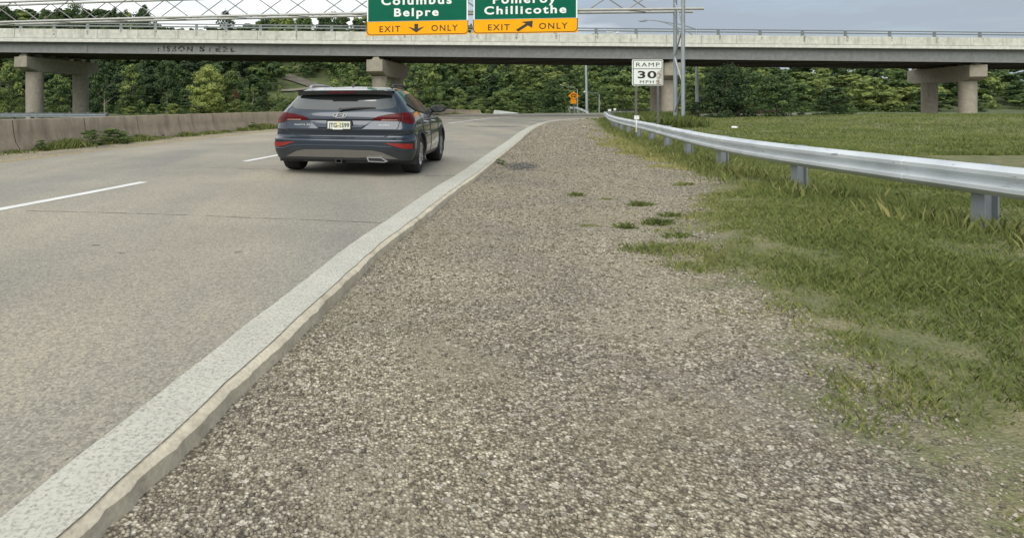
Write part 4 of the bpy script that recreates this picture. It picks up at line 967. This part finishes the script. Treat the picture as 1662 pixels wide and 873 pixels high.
# ------------------------------------------------------------------ foliage
def crown(seed, clumps, leaves, leaf, shape='round', tint=0.45, spread=0.12, z0=0.12, gap=0.0):
    """unit crown: height 1, radius about 0.5; each leaf is a small kinked lozenge"""
    r = np.random.default_rng(seed); cs = []
    while len(cs) < clumps:
        t = r.random(); z = z0 + (1 - z0)*t
        if shape == 'round': rad = math.sin(math.pi*min(1, 0.12 + 0.88*t)**0.85)**0.6
        elif shape == 'cone': rad = (1 - t)**0.8 + 0.04
        elif shape == 'tall': rad = 0.65*math.sin(math.pi*(0.1 + 0.88*t))**0.5
        elif shape == 'bush': rad = math.sqrt(max(0.02, 1 - t*t*0.95))
        else: rad = 0.55 + 0.45*math.sin(7*t + seed)**2 if t < 0.85 else 0.5
        a = r.random()*2*math.pi; lob = 0.80 + 0.22*math.sin(2*a + seed) + 0.14*math.sin(5*a + 2*seed + 9*t)
        q = r.random()**0.45 * 0.5 * rad * lob
        if gap and vnoise(3*q*math.cos(a) + seed, 3*z + q*math.sin(a), 2.2) < gap: continue
        cs.append((q*math.cos(a), q*math.sin(a), z - 0.04*r.random(), 0.055 + 0.065*r.random(), r.normal()*spread))
    P_, T_, O_ = [], [], []
    for x, y, z, s_, dt in cs:
        k = int(leaves*(0.6 + 0.8*r.random())); d = r.normal(size=(k, 3)); d /= np.linalg.norm(d, axis=1)[:, None]
        rad = s_*r.random(k)**0.3; O_.append(d + np.array((x, y, (z - 0.5)*0.6))*0.9)
        p = np.array((x, y, z)) + d*rad[:, None]*np.array((1.15, 1.15, 0.62)) ; p[:, 2] -= 0.25*(np.hypot(p[:, 0]-x, p[:, 1]-y))
        P_.append(p); T_.append(np.clip(tint + dt + 0.10*r.normal(size=k) + 0.10*d[:, 2], 0.01, 0.99))  # leaves on a clump's upper side tinted lighter, sky light put into colour
    c = np.concatenate(P_); t = np.concatenate(T_); n = len(c)
    nrm = r.normal(size=(n, 3))*0.42 + np.concatenate(O_)*np.array((1, 1, 0.8)); nrm[:, 2] += 0.40; nrm /= np.linalg.norm(nrm, axis=1)[:, None]
    u = np.cross(nrm, r.normal(size=(n, 3))); u /= np.linalg.norm(u, axis=1)[:, None]; v = np.cross(nrm, u)
    L_ = leaf*(0.6 + 0.8*r.random(n))[:, None]
    V = np.stack([c - u*L_, c + v*L_*0.55 + nrm*L_*0.15, c + u*L_, c - v*L_*0.55 + nrm*L_*0.15], 1).reshape(-1, 3)
    return V, np.repeat(t, 4)
def quads(n): return np.arange(n*4).reshape(-1, 4)
def trunk_mb(h, r0, seed, z0):
    r = np.random.default_rng(seed); mb = MB(); pts = [(0, 0, -0.6)]; x = y = 0
    for k in range(1, 7): x += r.normal()*0.012*h; y += r.normal()*0.012*h; pts.append((x, y, h*0.82*k/6))
    mb.tube(pts, [r0*1.25] + [r0*(1 - 0.13*k) for k in range(1, 7)], 8)
    for k in range(7):
        i = 2 + k % 4; b_ = Vector(pts[i]); a = r.random()*6.28; l_ = h*(0.16 + 0.14*r.random())
        mb.tube([b_, b_ + Vector((math.cos(a)*l_*.5, math.sin(a)*l_*.5, l_*.35)), b_ + Vector((math.cos(a)*l_, math.sin(a)*l_, l_*.75))], [r0*.45, r0*.3, r0*.12], 6)
    return mb
_cache = {}
def tree(name, label, cat, px, d, ytop, pw, kind='round', tint=0.45, leaf=0.030, clumps=80, leaves=38, seed=1, z0=0.12, mat='leaf', bark='bark', gap=0.0, group=None, deep=0.8, spread=0.10):
    X_ = (px - HX)*d/F; zg = float(Hill(X_, d)) - 0.15; zt = EYE + (HY - ytop)*d/F; h = zt - zg; wd = pw*d/F
    root = empty(name, (X_, d, zg), 0, label, cat, group)
    V_, T_ = crown(seed, clumps, leaves, leaf*min(1.0, 1.0), kind, tint, spread, z0, gap)
    sx = wd; V_ = V_*np.array((sx, sx*deep, h/1.06)); rot = seed*1.3
    # keep the leaves square in world size
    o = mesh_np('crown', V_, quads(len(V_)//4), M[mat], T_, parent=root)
    trunk_mb(h*0.9, max(0.05, h*0.017), seed, z0).build('trunk', M[bark], root, smooth=True)
    return root
# trees and shrubs one can tell apart ------------------------------- px centre, distance, px top, px width
tree('broadleaf_tree', 'large light green tree behind the barrier, left of the car', 'tree', 338, 90.4, 101, 82, 'round', 0.90, 0.020, 150, 75, 11, 0.06)
tree('broadleaf_tree', 'mid green tree half hidden behind the right side of the large light green tree', 'tree', 377, 93.3, 109, 48, 'tall', 0.50, 0.030, 70, 42, 12, 0.10)
tree('slender_tree', 'pale grey green tree with thin bare stems left of the hill path', 'tree', 408, 91.3, 128, 38, 'tall', 0.50, 0.026, 55, 34, 13, 0.10, bark='bark_pale', gap=0.42)
tree('red_shrub', 'small reddish shrub at the right foot of the large light green tree', 'shrub', 383, 90.8, 141, 15, 'bush', 0.5, 0.05, 24, 26, 14, 0.15, mat='leaf_red')
tree('shrub', 'bright yellow green shrub above the barrier, just left of the large light green tree', 'shrub', 281, 86.5, 167, 34, 'bush', 0.80, 0.034, 46, 40, 15, 0.02)
tree('shrub', 'rounded yellow green shrub just past the end of the left guardrail', 'shrub', 212, 86.7, 172, 36, 'bush', 0.78, 0.034, 46, 40, 16, 0.02)
tree('shrub', 'middle one of the light shrubs above the barrier, upright with loose tips', 'shrub', 248, 87.5, 168, 34, 'bush', 0.68, 0.034, 44, 38, 17, 0.02)
tree('shrub', 'leafy light green shrub under the reddish shrub, tall leaves on its top', 'shrub', 382, 87.5, 160, 40, 'bush', 0.66, 0.030, 50, 38, 18, 0.02)
tree('shrub', 'dark green low shrub in front of the large light green tree', 'shrub', 318, 86.0, 168, 60, 'bush', 0.40, 0.030, 50, 40, 19, 0.02)
tree('poplar', 'small upright light green tree beside the foot of the hill path', 'tree', 453, 100, 135, 17, 'tall', 0.66, 0.040, 34, 26, 20, 0.04)
tree('shrub', 'dark round bush on the bank between the slender tree and the small upright tree', 'shrub', 429, 92.8, 153, 18, 'bush', 0.25, 0.045, 32, 32, 21, 0.02)
tree('shrub', 'olive green bush on the bank directly left of the car roof', 'shrub', 461, 91.8, 152, 44, 'bush', 0.52, 0.030, 50, 36, 22, 0.02)
tree('tiered_tree', 'mid green tree with tiered branches just right of the left bridge pier', 'tree', 216, 93.8, 99, 66, 'tier', 0.52, 0.024, 90, 48, 23, 0.08, spread=0.14)
tree('broadleaf_tree', 'small rounded tree below the tiered tree, right of the left pier', 'tree', 202, 91.8, 150, 42, 'bush', 0.45, 0.034, 54, 40, 24, 0.05)
tree('broadleaf_tree', 'yellowish green tree left of the left bridge pier', 'tree', 18, 92.8, 99, 62, 'round', 0.58, 0.026, 90, 44, 25, 0.05)
tree('shrub', 'low yellow green shrub at the far left above the guardrail', 'shrub', -2, 87.5, 168, 30, 'bush', 0.74, 0.034, 40, 36, 26, 0.02)
tree('broadleaf_tree', 'mid green tree seen between the two columns of the left pier', 'tree', 96, 93.3, 118, 58, 'round', 0.48, 0.028, 90, 44, 27, 0.05)
tree('dark_tree', 'dark tree close behind the right column of the left pier', 'tree', 158, 100, 96, 56, 'tall', 0.20, 0.028, 80, 44, 28, 0.05, gap=0.3)
tree('pale_trunk_tree', 'thin tree with a bare pale trunk right of the left pier', 'tree', 170, 93.3, 120, 26, 'tall', 0.28, 0.04, 26, 24, 29, 0.45, bark='bark_pale')
tree('dark_tree', 'deep green spreading tree left of the large light green tree, with bare limbs', 'tree', 270, 102, 93, 64, 'tier', 0.22, 0.026, 80, 44, 30, 0.10, bark='bark_pale', gap=0.35)
tree('conifer', 'dark evergreen standing left of the hill path, the taller of the two there', 'tree', 428, 138, 98, 46, 'cone', 0.12, 0.030, 80, 40, 31, 0.02)
tree('conifer', 'dark evergreen beside the upper end of the hill path, the shorter of the two there', 'tree', 456, 142, 108, 32, 'cone', 0.13, 0.034, 60, 36, 32, 0.02)
tree('broadleaf_tree', 'bright rounded tree right of the hill path above the car roof', 'tree', 572, 118, 112, 58, 'round', 0.55, 0.028, 90, 44, 33, 0.05)
tree('shrub', 'yellow green bush showing just above the car roof', 'shrub', 557, 104, 132, 34, 'bush', 0.66, 0.036, 40, 36, 34, 0.02)
tree('broadleaf_tree', 'mid green tree just right of the middle bridge pier', 'tree', 676, 106, 98, 66, 'round', 0.44, 0.026, 100, 44, 35, 0.05)
tree('broadleaf_tree', 'small pale green tree behind the car mirror', 'tree', 746, 100, 140, 42, 'round', 0.60, 0.034, 60, 42, 36, 0.05)
tree('shrub', 'light green bush behind the far end of the concrete barrier', 'shrub', 776, 97, 158, 44, 'bush', 0.66, 0.032, 50, 40, 37, 0.02)
tree('broadleaf_tree', 'broad mid green tree behind the white end of the barrier', 'tree', 818, 103, 145, 76, 'bush', 0.55, 0.026, 90, 44, 38, 0.02)
tree('broadleaf_tree', 'dark rounded tree right of the white barrier end, low to the road', 'tree', 858, 106, 152, 54, 'bush', 0.40, 0.030, 64, 42, 39, 0.02)
tree('dark_tree', 'dark green tree left of the yellow warning sign', 'tree', 896, 112, 128, 62, 'round', 0.28, 0.028, 84, 44, 40, 0.02)
tree('shrub', 'small bright green bush at the foot of the yellow warning sign', 'shrub', 925, 98.5, 171, 15, 'bush', 0.80, 0.06, 22, 24, 41, 0.02)
tree('broadleaf_tree', 'round topped green tree behind the shortest lamp post', 'tree', 977, 122, 139, 42, 'round', 0.46, 0.032, 70, 42, 42, 0.02)
tree('broadleaf_tree', 'broad light green tree left of the ramp sign posts', 'tree', 1012, 118, 137, 62, 'bush', 0.54, 0.028, 80, 44, 43, 0.02)
tree('broadleaf_tree', 'leafy light green tree between the ramp sign posts', 'tree', 1045, 104, 145, 40, 'round', 0.62, 0.032, 60, 42, 44, 0.02)
tree('shrub', 'olive yellow shrub around the foot of the street light behind the bridge', 'shrub', 1128, 88, 118, 64, 'round', 0.56, 0.026, 100, 46, 45, 0.02)
tree('shrub', 'dark low shrub between the gantry uprights and the big dark tree', 'shrub', 1130, 56, 163, 56, 'bush', 0.22, 0.028, 70, 44, 46, 0.0)
tree('dark_tree', 'big dark green tree right of the gantry uprights', 'tree', 1182, 53, 100, 96, 'bush', 0.13, 0.020, 170, 54, 47, 0.0, spread=0.07)
tree('broadleaf_tree', 'spreading green tree just right of the big dark tree', 'tree', 1262, 51, 116, 90, 'bush', 0.30, 0.022, 130, 50, 48, 0.0)
tree('dark_tree', 'low bushy dark tree right of the spreading green tree, in front of the bridge', 'tree', 1352, 51, 138, 84, 'bush', 0.20, 0.024, 120, 46, 49, 0.0)
tree('broadleaf_tree', 'tall lacy tree on the skyline at the far left, left of the pier', 'tree', 8, 150, 4, 72, 'round', 0.25, 0.020, 110, 44, 50, 0.2)
tree('lacy_tree', 'pale lacy tree on the skyline with sky showing through it', 'tree', 125, 152, 0, 74, 'round', 0.34, 0.018, 80, 30, 51, 0.3, gap=0.40)
tree('broadleaf_tree', 'dark skyline tree right of the pale lacy tree', 'tree', 186, 150, 6, 40, 'round', 0.22, 0.024, 70, 42, 52, 0.2)
tree('broadleaf_tree', 'tallest dense dark tree on the left skyline', 'tree', 234, 148, 1, 58, 'round', 0.18, 0.022, 110, 48, 53, 0.2)
tree('lone_tree', 'lone open tree against the sky above the bridge, left of the signs', 'tree', 366, 150, 13, 46, 'round', 0.18, 0.022, 50, 34, 54, 0.45, gap=0.35)
tree('broadleaf_tree', 'round crowned dark tree rising highest on the skyline near the left sign', 'tree', 540, 150, 14, 42, 'bush', 0.22, 0.024, 70, 42, 55, 0.25)
tree('broadleaf_tree', 'dark skyline tree nearest to the lone open tree on its right', 'tree', 428, 150, 20, 36, 'round', 0.2, 0.026, 60, 40, 56, 0.3)

# wooded hillside that reads as one mass
protos = [crown(100+i, 30, 40, 0.046, k, 0.0, 0.11, z0, 0.0) for i, (k, z0) in enumerate((('round', .05), ('round', .1), ('bush', .0), ('tall', .05), ('tier', .05), ('bush', 0.0), ('cone', 0.0)))]
FV, FT = [], []
r = np.random.default_rng(21)
def skyline(px): return np.interp(px, [-150, 0, 240, 262, 285, 320, 345, 395, 420, 500, 600, 760, 860, 940, 1200, 1700], [14, 14, 14, 30, 47, 46, 44, 42, 28, 26, 26, 36, 56, 66, 84, 96])
cnt = 0
pd = sorted((HX + q[0]/q[1]*F, q[1]) for q in drape([(464, 126), (478, 129.5), (496, 135.5), (514, 142), (535, 150)])); pdx = [q[0] for q in pd]; pdy = [q[1] for q in pd]
for d in np.concatenate([np.arange(107, 150, 5.2), np.arange(150, 200, 6.5)]):
    for X_ in np.arange(-0.74*d, 1.15*d, 5.6 if d < 150 else 6.2):
        x = X_ + r.normal()*1.5; y = d + r.normal()*1.6; px = HX + x/y*F
        if px > 1260 and r.random() < 0.45: continue
        zg = float(Hill(x, y)) - 0.4
        y0 = float(np.interp(x, [-60, -20, 10, 40], [106, 108, 114, 127]))
        if y < y0: continue
        h = (3.6 + 4.6*r.random()**1.7)*(1.0 + max(0, y - 130)/130) * (1.35 if r.random() < 0.12 else 1)
        if 448 < px < 548 and y < float(np.interp(px, pdx, pdy)) + 2.0: continue    # keep the dirt road on the hill open
        ztop = EYE + (HY - float(skyline(px)))*y/F
        if zg + h > ztop: h = ztop - zg - 0.6*r.random()
        if h < 2.0: continue
        wd = (4.8 + 5.2*r.random()**1.4)*min(1.0, 0.5 + h/10)*(1.35 if px > 1260 else 1)
        k = r.integers(len(protos) - 1) if r.random() > 0.08 else len(protos) - 1
        V_, T_ = protos[k]
        a = r.random()*6.28; ca, sa = math.cos(a), math.sin(a)
        W_ = np.stack([(V_[:, 0]*ca - V_[:, 1]*sa)*wd*1.15, (V_[:, 0]*sa + V_[:, 1]*ca)*wd, V_[:, 2]*h], 1) + (x, y, zg)
        base = 0.33 + 0.42*(fbm(x, y, 0.05) - 0.5)*2 + r.normal()*0.18 + float(np.interp(px, [60, 180, 330, 560, 680], [-.05, -.18, -.18, -.02, .08]))  # left wood tinted darker: its deep shade is put into the leaf colour
        if k == len(protos) - 1: base = 0.10
        FV.append(W_); FT.append(np.clip(T_ + float(np.clip(base, 0.05, 0.66)), 0.01, 0.95)); cnt += 1
FV = np.concatenate(FV); FT = np.concatenate(FT); print('wood trees', cnt, 'leaves', len(FV)//4)
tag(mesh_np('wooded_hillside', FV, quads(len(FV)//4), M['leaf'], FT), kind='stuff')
# shrubby undergrowth along the foot of the wood
FV, FT = [], []
pb = [crown(140+i, 22, 26, 0.075, 'bush', 0.0, 0.10, 0.0) for i in range(4)]
for k in range(260):
    px = r.uniform(-60, 1500); d = float(np.interp((px-HX)*0.1, [-60, -20, 10, 40], [104, 107, 113, 126])) + r.uniform(-3, 6)
    if 425 < px < 545: continue
    x = (px-HX)*d/F; zg = float(Hill(x, d)) - 0.3; V_, T_ = pb[r.integers(4)]; s_ = r.uniform(0.9, 2.0)
    FV.append(V_*np.array((s_*2.2, s_*1.6, s_*r.uniform(.7, 1.2))) + (x, d, zg)); FT.append(np.clip(T_ + r.normal(0.42, 0.13), 0.02, 0.95))
for k in range(150):                                 # low growth on the bank left of the car
    px = r.uniform(385, 540); d = r.uniform(92, 124); x = (px-HX)*d/F; zg = float(Hill(x, d)) - 0.2; V_, T_ = pb[r.integers(4)]; s_ = r.uniform(0.5, 1.0)
    FV.append(V_*np.array((s_*2.4, s_*1.8, s_*.8)) + (x, d, zg)); FT.append(np.clip(T_ + r.normal(0.62, 0.10), 0.02, 0.95))
FV = np.concatenate(FV); FT = np.concatenate(FT)
tag(mesh_np('undergrowth', FV, quads(len(FV)//4), M['leaf'], FT), kind='stuff')

# ------------------------------------------------------------------ grass, weeds, loose stones
def blades(x, y, z, h, wdt, tint, lean=0.75):
    n = len(x); r_ = np.random.default_rng(n); a = r_.random(n)*6.28; l_ = h*lean*(0.3 + r_.random(n)); la = r_.random(n)*6.28
    b0_ = np.stack([x, y, z], 1); s_ = np.stack([np.cos(a), np.sin(a), 0*a], 1)*wdt[:, None]/2
    dl = np.stack([np.cos(la), np.sin(la), 0*la], 1)
    mid = b0_ + dl*(l_*0.35)[:, None] + np.stack([0*h, 0*h, h*0.6], 1); tip = b0_ + dl*l_[:, None] + np.stack([0*h, 0*h, h], 1)
    V_ = np.stack([b0_ - s_, b0_ + s_, mid + s_*0.7, tip], 1).reshape(-1, 3); return V_, np.repeat(tint, 4)
def grass_field(n, xr, yr, density, hfun, name, wid, tintf):
    r_ = np.random.default_rng(n); u = r_.random(n); y = yr[0] + (yr[1]-yr[0])*u**1.7; x = r_.random(n)*(xr[1](y) - xr[0](y)) + xr[0](y)
    g = grass_in(x, y); nz = fbm(x, y, 1.1); keep = r_.random(n) < density(g, nz); x, y, g, nz = x[keep], y[keep], g[keep], nz[keep]
    h = hfun(g, nz, y)*(0.5 + r_.random(len(x)))
    t = np.clip(tintf(g, nz, x, y) + 0.12*r_.normal(size=len(x)), 0.02, 0.98)
    V_, T_ = blades(x, y, verge_z(x, y) - 0.01, h, wid(y)*(0.6 + 0.8*r_.random(len(x))), t)
    return tag(mesh_np(name, V_, quads(len(V_)//4), M['blade'], T_), kind='stuff')
dens = lambda g, nz: np.clip((g + 3.2*(nz - 0.52) - 0.12)*1.5, 0, 1)*np.clip((nz - 0.25)*5, 0.40, 1)
gxl = lambda y: np.interp(y, [q[0] for q in GB], [q[1] for q in GB]) - 1.2
tf = lambda g, nz, x, y: 0.42 + 0.55*(fbm(x, y, 0.45) - 0.5) + 0.30*np.exp(-np.abs(g - 0.3)/0.6) + np.where((y > 12) & (y < 32) & (g < 1.5), 0.22, 0.0)
grass_field(460000, (gxl, lambda y: gxl(y) + np.interp(y, [0, 12, 24], [7.0, 8.0, 9.0])), (1.2, 24), dens, lambda g, nz, y: 0.022 + 0.07*np.clip(nz - 0.38, 0, 1) + 0.006*np.clip(g, 0, 3), 'grass', lambda y: 0.0055 + 0.0009*y, tf)
grass_field(150000, (gxl, lambda y: gxl(y) + np.interp(y, [16, 60], [26, 52])), (16, 62), dens, lambda g, nz, y: 0.06 + 0.11*np.clip(nz - 0.35, 0, 1), 'grass', lambda y: 0.014 + 0.0010*y, tf)
# tall grass under and behind the guardrail
r_ = np.random.default_rng(5); n_ = 26000; s_ = r_.random(n_)**1.3*np.interp(60, gpa[:, 1], gd); x = np.interp(s_, gd, gpa[:, 0]) + r_.normal(size=n_)*0.30 + 0.12; y = np.interp(s_, gd, gpa[:, 1]) + r_.normal(size=n_)*0.25
ok = fbm(x, y, 1.7) > 0.40; x, y = x[ok], y[ok]
V_, T_ = blades(x, y, verge_z(x, y) - 0.02, (0.07 + 0.17*r_.random(len(x)))*(0.5 + fbm(x, y, 1.2)), 0.008 + 0.0008*y, np.clip(0.52 + 0.16*r_.normal(size=len(x)), 0.02, 0.98), 0.5)
tag(mesh_np('tall_grass', V_, quads(len(V_)//4), M['blade'], T_), kind='stuff')
# rank weeds hiding the ramp behind the bend of the guardrail
n_ = 16000; y = r_.uniform(34, 60, n_); x = np.interp(y, gpa[:-3, 1], gpa[:-3, 0]) + 0.5 + 5.0*r_.random(n_)**1.2 + np.clip(y - 53, 0, 9)*0.9
V_, T_ = blades(x, y, verge_z(x, y) - 0.02, (0.30 + 0.45*r_.random(n_))*(0.35 + fbm(x, y, 0.7)), 0.05 + 0*y, np.clip(0.25 + 0.18*r_.normal(size=n_), 0.02, 0.98), 0.5)
tag(mesh_np('tall_weeds', V_, quads(len(V_)//4), M['blade'], T_), kind='stuff')
# weeds growing along the foot of the barrier
n_ = 42000; yy = r_.uniform(8, 88, n_); yy = 8 + (yy - 8)*r_.random(n_)**0.5; lat = np.abs(r_.normal(size=n_))*0.22 + 0.03; x = np.array([bar_x(v) for v in yy[:1]]); bx_ = np.interp(yy, [q[1] for q in BP], [q[0] for q in BP])
x = bx_ + lat; dn = fbm(bx_*1.0, yy, 0.8); ok = r_.random(n_) < np.clip((dn - 0.34)*4, 0.05, 1); x, yy, dn = x[ok], yy[ok], dn[ok]
V_, T_ = blades(x, yy, np.zeros_like(x) - 0.02, (0.07 + 0.40*np.clip(dn - 0.33, 0, 1)*2.0*r_.random(len(x))) , 0.018 + 0.0010*yy, np.clip(0.48 + 0.14*r_.normal(size=len(x)), 0.02, 0.98), 0.6)
tag(mesh_np('barrier_weeds', V_, quads(len(V_)//4), M['blade'], T_), kind='stuff')
def weed(label, loc, size, tint, seed, clumps=44, leaves=60, leaf=0.032, group=None, name='weed_clump', cat='weed'):
    V_, T_ = crown(seed, clumps, leaves, leaf, 'bush', tint, 0.1, 0.0)
    o = mesh_np(name, V_*np.array(size), quads(len(V_)//4), M['leaf'], T_); o.location = loc; return tag(o, label, cat, group)
for px, py, wd, h, lab, tn, sd in ((133, 233, 1.6, 0.52, 'bushy dark green weed clump against the barrier at the left', 0.45, 61), (106, 236, 1.1, 0.52, 'left outlier of the weeds against the barrier, beside the bushy dark clump', 0.48, 62), (160, 232, 1.3, 0.42, 'lower lighter weed clump on the right of the bushy dark clump', 0.55, 63), (376, 211, 0.6, 0.4, 'small weed clump at the barrier foot left of the car', 0.5, 64), (62, 244, 0.5, 0.30, 'small scraggly weed at the barrier foot near the left edge', 0.45, 65)):
    q = P(px, py, 1320/(py - 170)); weed(lab, (bar_x(q[1]) + 0.28, q[1], 0.0), (wd, 0.55, h), tn, sd)
for px, py, wd, h, lab, tn, sd in ((936, 316, .28, .11, 'leafy weed tuft alone on the gravel, farthest of the tufts there', 0.5, 71), (1040, 332, .40, .12, 'wide weed tuft on the gravel below the guardrail posts', 0.42, 72), (1016, 369, .22, .12, 'spiky small weed at the left end of the crack in the gravel', 0.3, 73), (1068, 365, .42, .12, 'dense dark weed patch in the gravel crack beside the grass', 0.32, 74), (1090, 352, .32, .10, 'weed patch between the gravel crack and the mown grass', 0.36, 75), (955, 365, .26, .05, 'low yellowish weed strip at the end of the gravel crack', 0.6, 76), (985, 322, .26, .05, 'flat yellowish weed tuft between the two leafy ones', 0.6, 77), (1110, 300, .4, .10, 'bright grass tuft on the gravel edge under the guardrail', 0.62, 78), (1100, 386, .34, .09, 'weed tuft at the grass edge below the gravel crack', 0.4, 79)):
    q = P(px, py, 1390/(py - 170)); r_ = np.random.default_rng(sd); k = int(170*wd/.3)
    bx_, by_ = np.clip(r_.normal(size=k)*wd*.24, -wd*.45, wd*.45), np.clip(r_.normal(size=k)*wd*.14, -wd*.25, wd*.25); bh = h*0.8*(0.35 + 0.75*r_.random(k))*np.exp(-np.hypot(bx_, by_*1.6)/wd)
    V_, T_ = blades(bx_, by_, np.full(k, -0.012), bh, 0.010 + 0.008*r_.random(k), np.clip(tn - 0.05 + 0.15*r_.normal(size=k), 0.02, 0.98), 1.3)
    o = mesh_np('weed_tuft', V_, quads(k), M['blade'], T_); o.location = (q[0], q[1], float(verge_z(q[0], q[1])) + 0.004); tag(o, lab, 'weed')
q = P(800, 262, 14.6); weed('mossy grass tuft growing along the outer kerb edge right of the car', (float(cr(Yk, Xk, 14.6)) + 0.22, 14.6, -0.08), (0.25, 1.6, 0.10), 0.5, 80, 18, 26, 0.05)
# loose stones on the verge
n_ = 60000; yy = 1.4 + 42*r_.random(n_)**2.3; ex_ = np.interp(yy, ER[:, 1], ER[:, 0]) + 0.1; gb_ = np.interp(yy, [q[0] for q in GB], [q[1] for q in GB]) + 0.5
x = ex_ + (gb_ - ex_)*r_.random(n_); sz = (0.004 + 0.007*r_.random(n_)**2)*(0.8 + yy/14)
oc = np.array([(1,0,0),(-1,0,0),(0,1,0),(0,-1,0),(0,0,.6),(0,0,-.6)]); of = np.array([(0,2,4),(2,1,4),(1,3,4),(3,0,4),(2,0,5),(1,2,5),(3,1,5),(0,3,5)])
an = r_.random(n_)*6.28; jit = 0.7 + 0.6*r_.random((n_, 6, 3)); V_ = oc[None]*jit*sz[:, None, None]*1.3
V_ = np.stack([V_[..., 0]*np.cos(an)[:, None] - V_[..., 1]*np.sin(an)[:, None], V_[..., 0]*np.sin(an)[:, None] + V_[..., 1]*np.cos(an)[:, None], V_[..., 2]], 2) + np.stack([x, yy, verge_z(x, yy) + sz*0.25], 1)[:, None]
Fq = (of[None] + 6*np.arange(n_)[:, None, None]).reshape(-1, 3)
def stone_mat():
    m, t, b = newmat('loose stones'); a = t.nodes.new('ShaderNodeAttribute'); a.attribute_name = 'tint'
    t.links.new(ramp(t, a.outputs['Fac'], [(0, (0.10, 0.09, 0.07)), (0.5, (0.25, 0.215, 0.16)), (0.85, (0.36, 0.325, 0.25)), (1, (0.50, 0.46, 0.38))]), b.inputs['Base Color']); b.inputs['Roughness'].default_value = 0.9; return m
tag(mesh_np('loose_stones', V_.reshape(-1, 3), Fq, stone_mat(), np.repeat(r_.random(n_), 6)), kind='stuff')
